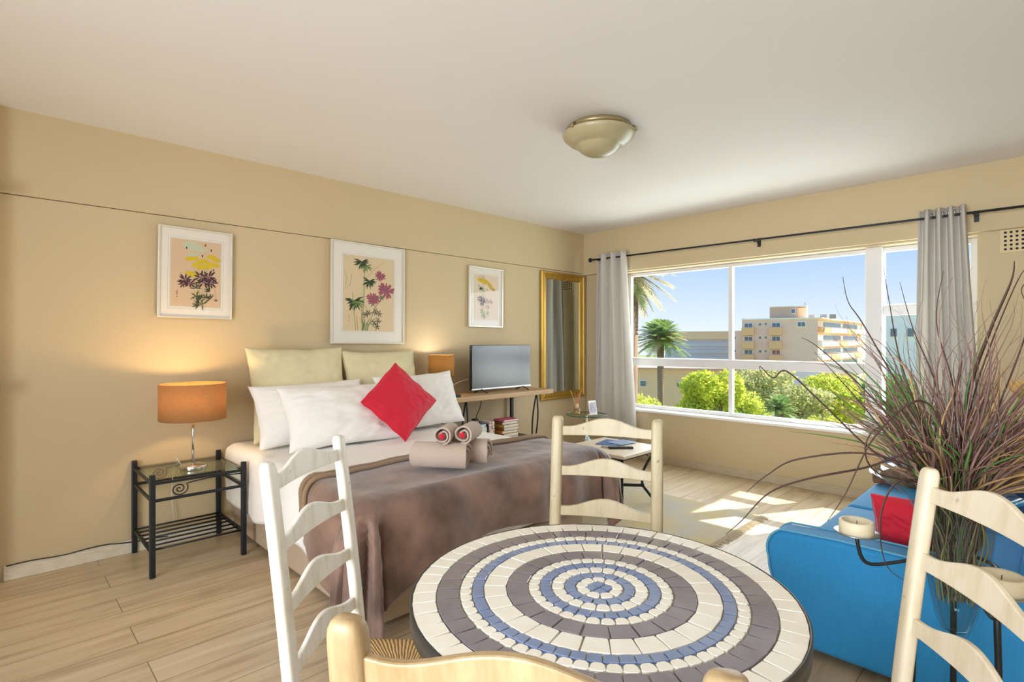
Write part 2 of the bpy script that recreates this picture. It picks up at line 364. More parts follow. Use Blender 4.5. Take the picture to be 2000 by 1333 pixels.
# window 1 (two by two) and window 2
def window(name, x0, x1, z0, z1, vx, hz, fw=.045, y=5.29):
    o = struct(empty(name, ((x0 + x1) / 2, y, z0))); cx = (x0 + x1) / 2
    f = MB(); d = .05
    f.bb(x0 - cx, x0 - cx + fw, -d / 2, d / 2, 0, z1 - z0); f.bb(x1 - cx - fw, x1 - cx, -d / 2, d / 2, 0, z1 - z0)
    f.bb(x0 - cx + fw - .001, x1 - cx - fw + .001, -d / 2 + .002, d / 2 - .002, 0.001, fw * .8); f.bb(x0 - cx + fw - .001, x1 - cx - fw + .001, -d / 2 + .002, d / 2 - .002, z1 - z0 - fw * .8, z1 - z0 - .001)
    f.obj('window_frame', Malu, o, bevel=.004)
    xs = [x0 + fw] + [v for p in vx for v in (p - fw * .4, p + fw * .4)] + [x1 - fw]
    zs = [z0 + fw * .8] + [v for a in hz for v in a] + [z1 - fw * .8]
    for p in vx: MB().bb(p - cx - fw * .45, p - cx + fw * .45, -d / 2 - .006, d / 2 - .006, .01, z1 - z0 - .01).obj('window_mullion', Malu, o, bevel=.004)
    for a in hz:
        MB().bb(x0 - cx + .01, x1 - cx - .01, -d / 2 - .012, d / 2, a[0] - z0, a[1] - z0).bb(x0 - cx + .012, x1 - cx - .012, -d / 2 - .022, -d / 2 - .01, a[1] - z0 - .02, a[1] - z0 - .004).obj('window_transom', Malu, o, bevel=.004)
    for i in range(0, len(xs), 2):
        for k in range(0, len(zs), 2):
            MB().bb(xs[i] - cx, xs[i + 1] - cx, .0, .004, zs[k] - z0, zs[k + 1] - z0).obj('window_pane', Gwin, o)
    return o
window('window_1', -3.50, -1.10, .55, 2.07, [-2.305], [(1.025, 1.115)])
window('window_2', -1.10, -.44, .55, 2.07, [], [(1.51, 1.60)], .05)
MB().bb(-1.15, -1.035, 5.20, 5.345, .55, 2.07).obj('trim_2', Malu, bevel=.004); struct(bpy.data.objects['trim_2'])
# vents
def vent(name, label, x, z):
    o = tag(empty(name, (x, wy, z)), label, 'air vent', None)
    f = MB(); W, h = .27, .17; nx, nz = 8, 5; px, pz = W / (nx + 1), h / (nz + .8)
    f.bb(-W / 2, W / 2, -.006, 0, -h / 2, h / 2)
    f.obj('cover', Mvent, o, bevel=.002)
    g = MB()
    for i in range(nx):
        for k in range(nz):
            g.box(((i - (nx - 1) / 2) * px, -.0065, (k - (nz - 1) / 2) * pz), (.014, .002, .014))
    g.obj('hole_grid', Mhole, o)
vent('air_vent', 'square-holed plaster air vent high on the wall right of the grey curtain', -.185, 2.005)
vent('air_vent', 'square-holed plaster air vent behind the left curtain, seen in the gilt mirror', -3.66, 2.0)
# balcony of the flat above: shades the left part of the window
struct(MB().bb(-4.6, -.80, 5.37, 7.1, 2.72, 2.9).obj('trim_3', Mwhitewall))

# ------------------------------------------------------------------ ceiling lamp
cl = tag(empty('ceiling_lamp', (-1.93, 2.60, H)), 'round alabaster glass bowl lamp fixed flush to the ceiling', 'ceiling lamp')
MB().lathe([(0, 0), (.185, 0), (.195, -.012), (.19, -.03), (.165, -.036), (0, -.036)], 48).obj('lamp_pan', Mbrass, cl, True)
MB().lathe([(.208, -.045), (.212, -.04), (.215, -.046), (.208, -.062), (.18, -.088), (.145, -.108), (.132, -.112), (.128, -.118), (.115, -.135), (.085, -.155), (.045, -.168), (0, -.172)], 48).obj('lamp_shade', Mcream, cl, True)
for a in (.4, 2.5, 4.6):
    MB().tube([(.2 * cos(a), .2 * sin(a), -.02), (.218 * cos(a), .218 * sin(a), -.03), (.222 * cos(a), .222 * sin(a), -.052)], .006, 8).obj('lamp_clip', Mbrass, cl, True)

# ------------------------------------------------------------------ pictures
def ell(mb, cx, cz, a, b, rot, mi, y, n=10):
    vs = [(cx, y, cz)] + [(cx + a * cos(t) * cos(rot) - b * sin(t) * sin(rot), y, cz + a * cos(t) * sin(rot) + b * sin(t) * cos(rot)) for t in [2 * pi * i / n for i in range(n)]]
    mb.add(vs, [(0, 1 + i, 1 + (i + 1) % n) for i in range(n)], mi)
def stroke(mb, pts, wd, mi, y):
    vs = []; k = len(pts)
    for i, (x, z) in enumerate(pts):
        x2, z2 = pts[min(i + 1, k - 1)]; x1, z1 = pts[max(i - 1, 0)]; dx, dz = x2 - x1, z2 - z1; L = sqrt(dx * dx + dz * dz) or 1
        ww = wd[i] if isinstance(wd, (list, tuple)) else wd
        vs += [(x - dz / L * ww, y, z + dx / L * ww), (x + dz / L * ww, y, z - dx / L * ww)]
    mb.add(vs, [(2 * i, 2 * i + 1, 2 * i + 3, 2 * i + 2) for i in range(k - 1)], mi)
PM = [mat('ink_' + n, c, .85) for n, c in (('paper', 'E2CDA8'), ('yellow', 'D9BE2A'), ('pale', 'C6D0B4'), ('purple', '4A2C34'), ('dark_green', '35462C'), ('leaf_green', '6F8A4E'), ('stem', 'A8B27A'), ('rose', 'AD5468'), ('ochre', 'CBA95A'), ('seal', 'B4705E'), ('light_purple', '8E6A78'))]
PMrose = [mat('ink_paper_warm', 'DDC0A0', .85)] + PM[1:]
PMblush = [mat('ink_paper_blush', 'E9D3BC', .85)] + PM[1:]
def flower(mb, cx, cz, r, mi, n, rng, yy, core=None):
    for i in range(n):
        a = 2 * pi * i / n + rng.uniform(-.2, .2); rr = r * rng.uniform(.45, .75)
        ell(mb, cx + rr * cos(a), cz + rr * sin(a) * .8, r * .40, r * .11, a, mi, yy - .00005 * i, 8)
    if core is not None: ell(mb, cx, cz, r * .2, r * .2, 0, core, yy - .002, 8)
def leafcl(mb, cx, cz, r, mi, n, a0, a1, rng, yy):
    for i in range(n):
        a = a0 + (a1 - a0) * i / max(1, n - 1) + rng.uniform(-.15, .15); L = r * rng.uniform(.7, 1)
        stroke(mb, [(cx, cz), (cx + L * .5 * cos(a), cz + L * .5 * sin(a)), (cx + L * cos(a), cz + L * sin(a))], [.001, r * .085, .0005], mi, yy - .00004 * i)
def picture(label, y0, y1, z0, z1, art, tilt, fr=.012, pap=PM):
    """local x along the wall (world +y), local -y faces the room (+x world)"""
    W, h = y1 - y0, z1 - z0; yc = (y0 + y1) / 2
    o = empty('framed_picture', (XL + .004, yc, z0)); o.rotation_euler = (0, tilt, pi / 2)
    # with rz = 90deg: local x -> world y, local y -> world -x  (so -y faces the room)
    o['label'] = label; o['category'] = 'picture'; o['group'] = 'framed flower prints'
    f = MB(); d = .022
    f.bb(-W / 2, -W / 2 + fr, -d, 0, 0, h); f.bb(W / 2 - fr, W / 2, -d, 0, 0, h); f.bb(-W / 2 + fr, W / 2 - fr, -d, 0, 0, fr); f.bb(-W / 2 + fr, W / 2 - fr, -d, 0, h - fr, h)
    f.obj('picture_frame', Mframe, o, bevel=.002)
    mw, mh = W * .155, h * .125
    b = MB(); b.bb(-W / 2 + fr, W / 2 - fr, -.012, -.004, fr, h - fr, 0)
    b.obj('mat_board', [Mmat], o)
    l = MB()
    for q, t in ((.0, .0022), (-.012, .0012)):
        X, Z0, Z1 = W / 2 - mw + (-q), mh + q, h - mh - q
        l.bb(-X, X, -.0128, -.012, Z0, Z0 + t); l.bb(-X, X, -.0128, -.012, Z1 - t, Z1); l.bb(-X, -X + t, -.0128, -.012, Z0, Z1); l.bb(X - t, X, -.0128, -.012, Z0, Z1)
    l.obj('mat_line', Mmatline, o)
    p = MB(); aw, ah = W - 2 * mw - .01, h - 2 * mh - .01
    p.bb(-aw / 2, aw / 2, -.0135, -.0128, mh + .005, mh + .005 + ah, 0)
    art(p, aw, ah, mh + .005)
    p.obj('print', pap, o)
    MB().bb(-W / 2 + fr, W / 2 - fr, -.0195, -.018, fr, h - fr).obj('picture_glass', Gpic, o)
    return o
Y0 = -.0138
def art1(p, W, h, zb):
    r = random.Random(3); P = lambda u, v: (-W / 2 + u * W, zb + v * h)
    for i in range(9): x, z = P(r.uniform(.32, .66), r.uniform(.78, .96)); ell(p, x, z, .035, .012, r.uniform(-.3, .3), 2, Y0 - .00003 * i)
    for u in (.45, .5, .56, .62, .66, .7): stroke(p, [P(u, .0), P(u + .02, .3), P(u + r.uniform(-.08, .1), .66)], .0013, 6, Y0 - .0004)
    for i, (u, v) in enumerate(((.37, .72), (.45, .73), (.5, .64), (.58, .68), (.68, .7), (.78, .66), (.88, .66), (.6, .6), (.72, .62), (.8, .78), (.9, .74), (.37, .5), (.44, .48))):
        x, z = P(u, v); ell(p, x, z, .03, .014, r.uniform(-.4, .4), 1, Y0 - .0005 - .00003 * i)
    for u, v in ((.68, .95), (.8, .88), (.3, .88), (.62, .78), (.85, .58)):
        x, z = P(u, v); ell(p, x, z, .004, .009, 0, 4, Y0 - .001)
    for u, v, q in ((.6, .45, .05), (.74, .46, .055), (.66, .38, .05), (.8, .38, .045), (.28, .4, .045), (.36, .35, .04), (.24, .34, .035)):
        x, z = P(u, v); flower(p, x, z, q, 3, 9, r, Y0 - .0012, 10)
    for u, v in ((.6, .12), (.5, .16), (.7, .14), (.55, .03), (.62, .04), (.78, .24), (.5, .28), (.8, .13)):
        x, z = P(u, v); leafcl(p, x, z, .045, 4, 5, r.uniform(0, 2), r.uniform(3, 5), r, Y0 - .002)
    stroke(p, [P(.85, .28), P(.9, .25), P(.91, .14)], .0008, 6, Y0 - .002); x, z = P(.91, .11); ell(p, x, z, .01, .008, 0, 10, Y0 - .002)
    for v in (.22, .2, .18, .14): x, z = P(.12, v); ell(p, x, z, .004, .005, 0, 9, Y0 - .001)
def art2(p, W, h, zb):
    r = random.Random(5); P = lambda u, v: (-W / 2 + u * W, zb + v * h)
    stroke(p, [P(.36, 0), P(.38, .3), P(.4, .62), P(.4, .95)], .005, 6, Y0); stroke(p, [P(.24, 0), P(.2, .25), P(.17, .5)], .004, 6, Y0); stroke(p, [P(.28, 0), P(.25, .2)], .004, 8, Y0)
    stroke(p, [P(.42, .7), P(.6, .85), P(.8, .96)], .002, 8, Y0)
    stroke(p, [P(.0, .8), P(.06, .7), P(.02, .55), P(.12, .6), P(.15, .75)], .0012, 10, Y0)
    for u, v, q in ((.35, .93, .085), (.5, .68, .075), (.2, .4, .1)): 
        x, z = P(u, v); leafcl(p, x, z, q, 4, 13, -3.4, .4, r, Y0 - .0006)
    x, z = P(.43, .88); leafcl(p, x, z, .07, 5, 7, -2.6, .2, r, Y0 - .001); x, z = P(.25, .38); leafcl(p, x, z, .08, 5, 7, -3.4, .3, r, Y0 - .001)
    for u, v, q in ((.72, .76, .05), (.85, .56, .075), (.58, .44, .065), (.78, .6, .05)):
        x, z = P(u, v); flower(p, x, z, q, 7, 15, r, Y0 - .0014, 7); flower(p, x, z, q * .6, 10, 9, r, Y0 - .0026)
    stroke(p, [P(.52, .12), P(.6, .3), P(.8, .5)], .0016, 4, Y0 - .001); stroke(p, [P(.34, .1), P(.36, .4), P(.44, .3)], .0014, 3, Y0 - .001)
    for u, v in ((.62, .26), (.7, .24), (.68, .14), (.6, .1), (.66, .06), (.74, .46), (.42, .22), (.48, .24), (.56, .38)):
        x, z = P(u, v); leafcl(p, x, z, .04, 4, 6, 0, 5.5, r, Y0 - .0016)
    for u in (.38, .42, .46, .36): x, z = P(u, 0.0); stroke(p, [(x, z), (x + .01, z + .05), (x + .04 * (u - .36) * 20, z + .11)], [.003, .005, .0006], 5, Y0 - .002)
    for u, v in ((.1, .2), (.11, .17), (.1, .13)): x, z = P(u, v); ell(p, x, z, .003, .006, 0, 9, Y0)
def art3(p, W, h, zb):
    r = random.Random(9); P = lambda u, v: (-W / 2 + u * W, zb + v * h)
    for i, (u, v) in enumerate(((.2, .88), (.32, .89), (.44, .88), (.52, .85), (.6, .82), (.66, .78), (.72, .73), (.8, .7), (.38, .84))):
        x, z = P(u, v); ell(p, x, z, .034, .018, -.4, 8 if i % 2 else 1, Y0 - .00003 * i)
    for u, v in ((.2, .97), (.34, .97), (.4, .95), (.52, .68), (.16, .76)): x, z = P(u, v); ell(p, x, z, .003, .009, 0, 3, Y0 - .0006)
    for u in (.3, .36, .42): stroke(p, [P(u, .0), P(u - .02, .4), P(u, .8)], .0013, 6, Y0)
    for i in range(5): x, z = P(r.uniform(.2, .4), r.uniform(.62, .76)); ell(p, x, z, .03, .012, 0, 2, Y0)
    for u, v, q in ((.22, .46, .04), (.34, .42, .045), (.3, .34, .03)): x, z = P(u, v); flower(p, x, z, q, 3, 9, r, Y0 - .001)
    for u, v, q in ((.5, .42, .035), (.68, .4, .035), (.56, .28, .03)): x, z = P(u, v); flower(p, x, z, q, 10, 7, r, Y0 - .001)
    for u, v in ((.3, .18), (.36, .1), (.42, .06), (.55, .14)): x, z = P(u, v); leafcl(p, x, z, .04, 5, 5, 0, 5, r, Y0 - .001)
picture('framed print of yellow and dark purple flowers above the bedside lamp', .762, 1.195, 1.448, 2.036, art1, .012, pap=PMrose)
picture('tall framed print of bamboo leaves and pink flowers above the bed pillows', 1.907, 2.575, 1.277, 2.094, art2, .008)
picture('small framed print of ochre and faded purple flowers above the television', 3.302, 3.745, 1.437, 2.024, art3, .008, pap=PMblush)
# mirror
mi = tag(empty('wall_mirror', (XL, 4.70, .645)), 'tall gilt-framed mirror in the corner beside the left curtain', 'mirror')
W2, hM, fw = .375, 1.428, .085
f = MB()
prof = [(0, 0), (.0, -.02), (.012, -.035), (.024, -.03), (.03, -.022), (.05, -.026), (.062, -.018), (.075, -.02), (fw, -.008), (fw, 0)]
crn = [(-1, 0), (1, 0), (1, 1), (-1, 1)]
vs = []; n = len(prof)
for sx, sz in crn:
    for a, b in prof:
        vs.append((-b, sx * (W2 - a), (a if sz == 0 else hM - a)))
fs = [(i * n + j, i * n + j + 1, ((i + 1) % 4) * n + j + 1, ((i + 1) % 4) * n + j) for i in range(4) for j in range(n - 1)]
f.add(vs, fs); normals(f.obj('mirror_frame', Mgold, mi))
MB().bb(.004, .007, -W2 + fw - .004, W2 - fw + .004, fw - .004, hM - fw + .004).obj('mirror_glass', Mmirror, mi)

# ------------------------------------------------------------------ curtain rod and curtains
cr = tag(empty('curtain_rod', (-2.0, 4.98, 2.215)), 'thin black curtain rod with ball ends above the big window', 'curtain rod')
MB().tube([(-1.80, 0, .018), (.6, 0, -.002), (2.6, 0, -.014)], .009, 12).obj('rod', Mblack, cr, True)
MB().lathe([(0, -.026), (.014, -.022), (.023, 0), (.014, .022), (0, .026)], 14, (-1.82, 0, .018)).obj('finial', Mblack, cr, True)
for x in (-1.70, .04, 1.56, 2.45):
    z = .016 - (x + 1.8) * .0075
    MB().bb(x - .012, x + .012, .0, .108, z - .012, z + .006).bb(x - .014, x + .014, .1, .11, z - .05, z + .03).tube([(x, 0, z - .02), (x, -.016, z - .008), (x, -.016, z + .01)], .006, 6).obj('bracket', Mblack, cr, bevel=.002)
def curtain(label, xt, xb, z0, z1, folds, seed, amp=.05):
    cx = (xt[0] + xt[1]) / 2; o = tag(empty('curtain', (cx, 4.98, z0)), label, 'curtain', 'grey eyelet curtains')
    r = random.Random(seed); nx, nz = folds * 14, 40
    ph = [r.uniform(-.35, .35) for _ in range(folds * 2 + 2)]
    vs = []
    for k in range(nz + 1):
        t = k / nz; z = t * (z1 - z0)
        xa = xb[0] + (xt[0] - xb[0]) * t ** .8; xc = xb[1] + (xt[1] - xb[1]) * t ** .8
        for i in range(nx + 1):
            s = i / nx; a = s * folds * 2 * pi
            j = int(s * folds * 2); pj = ph[j] * (1 - s * folds * 2 + j) + ph[j + 1] * (s * folds * 2 - j)
            am = amp * (1 - .25 * (1 - t)) * (1 + .3 * pj)
            y = sin(a + pj * (1 - t) * 1.2) * am + .012 * sin(3 * a + 4 * t) * (1 - t)
            x = xa + (xc - xa) * (s + .012 * sin(2 * a + seed)) - cx + .01 * sin(5 * t + a) * (1 - t)
            vs.append((x, y, z))
    fs = [(k * (nx + 1) + i, k * (nx + 1) + i + 1, (k + 1) * (nx + 1) + i + 1, (k + 1) * (nx + 1) + i) for k in range(nz) for i in range(nx)]
    c = MB().add(vs, fs).obj('curtain_panel', Mcurtain, o, True)
    sd = c.modifiers.new('t', 'SOLIDIFY'); sd.thickness = .004; sd.offset = 0
    for q in range(folds * 2):
        a = (q + .5) / (folds * 2); x = xt[0] + (xt[1] - xt[0]) * (q + (0 if q == 0 else .0)) / (folds * 2) + (xt[1] - xt[0]) / (folds * 4) * 0 - cx
        ring = [(x + .004, .02 * cos(t), z1 - z0 - .045 + .02 * sin(t)) for t in [2 * pi * i / 14 for i in range(14)]]
        if q: MB().tube(ring, .0035, 6, closed=True).obj('eyelet', Mchrome, o, True)
    return o
curtain('grey eyelet curtain at the left side of the window, beside the mirror', (-3.72, -3.33), (-3.80, -3.20), .22, 2.285, 3, 2)
curtain('grey eyelet curtain at the right side of the window, behind the dried grasses', (-.755, -.485), (-.80, -.37), .22, 2.27, 4, 5, .04)

# ------------------------------------------------------------------ bed
bed = tag(empty('bed', (-3.03, 1.93, 0)), 'double bed with beige fabric base against the wall', 'bed')
BX0, BX1, BY0, BY1, BT = -3.96, -2.12, 1.20, 2.70, .585
MB().bb(BX0 + 3.03, BX1 + 3.03 + .0, BY0 - 1.93, BY1 - 1.93, .03, .23).obj('bed_base', Mbedbase, bed, bevel=.02, seg=3)
MB().bb(BX0 + 3.03, BX1 + 3.03, BY0 - 1.93 + .005, BY1 - 1.93 - .005, .235, BT - .02).obj('mattress', Mlinen_w, bed, True, bevel=.05, seg=4)
for x in (BX0 + .1, BX1 - .1):
    for y in (BY0 + .08, BY1 - .08):
        MB().lathe([(0, 0), (.02, 0), (.025, .03), (0, .03)], 12, (x + 3.03, y - 1.93, 0)).obj('foot', Mplastic, bed)

def drape(p, q, x1, y0, y1, top, R=.05, off=0., rip=.012, seed=0., flare=.12):
    """flat cloth point (p along bed, q across) -> 3d. x1 foot edge, y0/y1 sides."""
    dp = max(0, p - x1); dl = max(0, y0 - q); dr = max(0, q - y1)
    def bend(d):   # arc length d past the edge -> (outward, down)
        L = R * pi / 2
        if d <= L: a = d / R; return R * sin(a), R * (1 - cos(a))
        return R + (d - L) * flare, R + (d - L) * sqrt(1 - flare * flare)
    dq = dl if dl > 0 else dr; sgn = -1 if dl > 0 else 1; ye = y0 if dl > 0 else y1
    nz = noise.noise(Vector((p * 3 + seed, q * 3, seed))) * .012 + noise.noise(Vector((p * 9 + seed, q * 9, 3.1))) * .005
    if dp == 0 and dq == 0: return Vector((p, q, top + off + nz))
    if dp > 0 and dq == 0:
        o, d = bend(dp); o += rip * min(1, d / .2) * (sin(q * 13 + seed + 3 * noise.noise(Vector((q * 2, seed, 0)))) * (.4 + .6 * abs(noise.noise(Vector((q * 1.3, seed, 4)))) * 2) + .4 * noise.noise(Vector((q * 9, p * 4, seed)))) + off + nz
        return Vector((x1 + o, q, top + off - d))
    if dq > 0 and dp == 0:
        o, d = bend(dq); o += rip * min(1, d / .15) * sin(p * 15 + seed + 2.5 * noise.noise(Vector((p * 2, 7 + seed, 0)))) + off + nz
        return Vector((p, ye + sgn * o, top + off - d))
    rho = sqrt(dp * dp + dq * dq); th = atan2(dp, dq)
    o, d = bend(rho); o = o * (1 + .25 * sin(2 * th)) + off + (rip * 1.5 * sin(11 * th + seed) + .035 * sin(2 * th) + rip * .5 * sin(23 * th + 4 * rho)) * min(1, d / .2)
    return Vector((x1 + o * sin(th), ye + sgn * o * cos(th), max(.012 + .01 * (sin(9 * th) + 1), top + off - d)))
def cloth(name, m, p0, p1, q0, q1, n, mm, **kw):
    pf = kw.pop('pf', None); vs = []
    for i in range(n + 1):
        for j in range(mm + 1):
            p = p0 + (p1 - p0) * i / n; q = q0 + (q1 - q0) * j / mm
            if pf: p, q = pf(p, q)
            vs.append(drape(p, q, **kw))
    fs = [(i * (mm + 1) + j, (i + 1) * (mm + 1) + j, (i + 1) * (mm + 1) + j + 1, i * (mm + 1) + j + 1) for i in range(n) for j in range(mm)]
    o = MB().add(vs, fs).obj(name, m, None, True)
    s = o.modifiers.new('t', 'SOLIDIFY'); s.thickness = kw.get('off', .01) and .012; s.offset = -1
    return o
def duv(p, q):
    if q < BY0: q -= .03 * noise.noise(Vector((p * 4, 1, 1))) + .02
    return p, q
duvet = cloth('duvet', Mlinen_w, -3.93, BX1 + .28, BY0 - .37, BY1 + .28, 110, 110, x1=BX1 - .01, y0=BY0 + .01, y1=BY1 - .01, top=BT + .012, R=.055, off=.010, rip=.008, seed=1.7, flare=.02, pf=duv)
tag(duvet, 'white cotton duvet spread over the bed', 'duvet')
def blk(p, q):
    p2 = p - .05 * sin((q - 1.1) * 1.7) * (1 if q > BY0 else .6); q2 = q
    if q < BY0: q2 -= (BY0 - q) / .36 * (.20 * min(1, max(0, (p + 2.45) / .35)) + .015 * sin(p * 11))
    if p > BX1: p2 += (p - BX1) / .4 * (.02 + .13 * min(1, max(0, (BY0 + .22 - q) / .3)) + .02 * sin(q * 6) + .06 * max(0, min(1, (q - BY1 + .1) / .2)))
    return p2, q2
bl = tag(empty('blanket', (-2.3, 1.93, 0)), 'brown velvet blanket draped over the foot of the bed', 'blanket')
c = cloth('blanket_cloth', Mblanket, -2.56, BX1 + .40, BY0 - .36, BY1 + .36, 90, 150, x1=BX1 + .015, y0=BY0 - .015, y1=BY1 + .015, top=BT + .028, R=.085, off=.018, rip=.034, seed=.4, flare=.10, pf=blk)
c.parent = bl; c.location = (2.3, -1.93, 0)
for k, (dx, rr) in enumerate(((-.012, .014), (.045, .012))):
    pts = []
    for i in range(90):
        q = BY0 - .33 + (BY1 - BY0 + .6) * i / 89; p_, q_ = blk(-2.56 + dx + .012 * sin(q * 5 + k), q)
        v = drape(p_, q_, x1=BX1 + .015, y0=BY0 - .015, y1=BY1 + .015, top=BT + .028, R=.085, off=.026 + .004 * k, rip=.024, seed=.4, flare=.10)
        pts.append(v - Vector((-2.3, 1.93, 0)))
    MB().tube(pts, rr, 10).obj('folded_edge', Mblanket2, bl, True)

# pillows
def pillow_mesh(W, h, T, seed, pinch=.07, flange=0, N=40, pw=2.6):
    vs = []; fs = []
    def pos(u, v, s):
        e = (1 - abs(u) ** pw) * (1 - abs(v) ** pw); e = max(0, e) ** .55
        x = u * W / 2 * (1 - pinch * (1 - v * v)); z = v * h / 2 * (1 - pinch * (1 - u * u))
        wr = noise.noise(Vector((u * 2.2 + seed, v * 2.2, seed * 2 + s))) * .18 + noise.noise(Vector((u * 5 + seed + v * 3, v * 9 - u * 4, s + 5))) * .16 * (.3 + abs(u) ** 1.5 + abs(v) ** 2)
        y = s * T / 2 * e * (1 + wr) + .004 * s
        x += .006 * noise.noise(Vector((v * 3, seed, 2))) * abs(u); z += .008 * noise.noise(Vector((u * 3, seed, 9))) * abs(v)
        return (x, y, z)
    for s in (-1, 1):
        o = len(vs)
        for i in range(N + 1):
            for j in range(N + 1): vs.append(pos(-1 + 2 * i / N, -1 + 2 * j / N, s))
        for i in range(N):
            for j in range(N):
                a = (o + i * (N + 1) + j, o + (i + 1) * (N + 1) + j, o + (i + 1) * (N + 1) + j + 1, o + i * (N + 1) + j + 1)
                fs.append(a if s < 0 else a[::-1])
    o2 = (N + 1) ** 2; per = [(i, 0) for i in range(N)] + [(N, j) for j in range(N)] + [(i, N) for i in range(N, 0, -1)] + [(0, j) for j in range(N, 0, -1)]
    idx = [i * (N + 1) + j for i, j in per]
    for k in range(len(idx)):
        a, b = idx[k], idx[(k + 1) % len(idx)]; fs.append((a, a + o2, b + o2, b))
    return vs, fs, [vs[i] for i in idx]
def pillow(name, label, m, loc, rz, lean, roll, W, h, T, seed, pinch=.07, piping=None, grp='pillows at the head of the bed', cat='pillow'):
    """bottom edge centre at loc; leans back by lean"""
    vs, fs, per = pillow_mesh(W, h, T, seed, pinch)
    M = Matrix.Rotation(rz, 4, 'Z') @ Matrix.Rotation(lean, 4, 'X') @ Matrix.Rotation(roll, 4, 'Y')
    vv = [M @ Vector(v) for v in vs]; lo = min(v.z for v in vv); cy = sum((v for v in vv), Vector()) / len(vv)
    sh = Vector((-cy.x, -cy.y, -lo)); vv = [v + sh for v in vv]
    if piping:
        t = tag(empty(name, loc), label, cat, grp)
        MB().add(vv, fs).obj('cover', m, t, True)
        MB().tube([M @ Vector(v) + sh for v in per], .0045, 6, closed=True).obj('piping', piping, t, True)
        return t
    o = MB().add(vv, fs).obj(name, m, None, True); o.location = loc
    return tag(o, label, cat, grp)
ZB = BT + .03
# rz=90deg: local x -> world y, local -y -> world +x (front); lean back = top toward -x
R9 = pi / 2
pillow('pillow', 'large square beige pillow leaning on the wall, the left one', Mlinen_b, (-3.80, 1.60, ZB), R9, -.26, .0, .70, .66, .20, 1.3)
pillow('pillow', 'large square beige pillow leaning on the wall, the right one behind the red cushion', Mlinen_b, (-3.80, 2.27, ZB), R9, -.26, .0, .66, .63, .20, 4.1)
pillow('pillow', 'white pillow at the left, mostly hidden behind the front white pillow', Mlinen_w, (-3.60, 1.61, ZB), R9, -.45, -.02, .80, .43, .18, 8.2)
pillow('pillow', 'white pillow in front at the left of the bed, left of the red cushion', Mlinen_w, (-3.385, 1.73, ZB), R9, -.52, .0, .84, .44, .20, 6.4)
pillow('pillow', 'white pillow at the right of the bed, right of the red cushion', Mlinen_w, (-3.55, 2.45, ZB), R9, -.42, -.03, .74, .45, .20, 2.2)
pillow('cushion', 'red diamond-set square cushion propped on the white pillows', Mred, (-3.235, 2.06, ZB), R9 - .1, -.38, pi / 4 + .05, .40, .40, .14, 3.3, .025, Mredpipe, 'red cushions', 'cushion')

# towels
def towel_roll(name, label, a, b, r, flowr=False, seed=0):
    a, b = Vector(a), Vector(b); d = (a - b); L = d.length; d.normalize(); mid = (a + b) / 2
    o = tag(empty(name, (mid.x, mid.y, mid.z - r)), label, 'towel', 'rolled towels on the bed')
    side = Vector((0, 0, 1)).cross(d).normalized(); up = d.cross(side) * 1.0
    up = Vector((0, 0, 1)) - d * d.z; up.normalize(); side = d.cross(up)
    # spiral ribbon with thickness
    turns = 2.7; N = 120; th = r * .19; vs = []; base = Vector((mid.x, mid.y, mid.z - r))
    for i in range(N + 1):
        t = i / N; ang = t * turns * 2 * pi + seed; t1 = 1 - 1 / turns; sm = min(1, max(0, (t - t1) / (.3 * (1 - t1)))); sm = sm * sm * (3 - 2 * sm); rr = (r * (.15 + .60 * t / t1) if t < t1 else r * (.75 + .25 * sm)) * (1 + .012 * sin(ang * 3))
        rr2 = max(.001, rr - th)
        for (q, s) in ((rr, .5), (rr2, .5), (rr2, -.5), (rr, -.5)):
            wob = .006 * sin(ang * 2 + s * 3) + (1 - t) * .022 * (-1 if s > 0 else 1) * (1 if not flowr else .4)
            vs.append(mid - base + (side * cos(ang) + up * sin(ang)) * q + d * (s * L + wob))
    fs = []
    for i in range(N):
        for j in range(4): fs.append((i * 4 + j, i * 4 + (j + 1) % 4, (i + 1) * 4 + (j + 1) % 4, (i + 1) * 4 + j))
    fs += [(0, 3, 2, 1), (N * 4, N * 4 + 1, N * 4 + 2, N * 4 + 3)]
    t = normals(MB().add(vs, fs).obj('towel_cloth', Mtowel, o, True)); bv = t.modifiers.new('b', 'BEVEL'); bv.width = th * .4; bv.segments = 3; bv.limit_method = 'ANGLE'
    if flowr:
        fc = a - base + d * .004; mb = MB(); rr = random.Random(seed)
        for k in range(9):
            an = k * 2.4; rad = r * .055 * sqrt(k) * 1.6
            c_ = fc + (side * cos(an) + up * sin(an)) * rad + d * (.012 - rad * .3)
            pr = [(0, -.007), (.007, -.003), (.009, .003), (.005, .008), (0, .009)]
            mb.lathe(pr, 8, c_)
        mb.obj('red_flower', Mred, o, True)
    else:
        pass
    return o
TZ = BT + .052
towel_roll('rolled_towel', 'large taupe rolled towel at the front of the towel pile on the bed', (-2.14, 1.775, TZ + .07), (-2.38, 1.60, TZ + .07), .068, seed=-.75)
towel_roll('rolled_towel', 'large taupe rolled towel behind the front big roll on the bed', (-2.155, 1.93, TZ + .07), (-2.385, 1.76, TZ + .07), .068, seed=-.75)
towel_roll('rolled_towel', 'small rolled towel with red flower on the pile, the left one', (-2.205, 1.655, TZ + .178), (-2.32, 1.80, TZ + .178), .045, True, .3)
towel_roll('rolled_towel', 'small rolled towel with red flower on the pile, the right one', (-2.15, 1.745, TZ + .180), (-2.25, 1.90, TZ + .180), .047, True, .6)

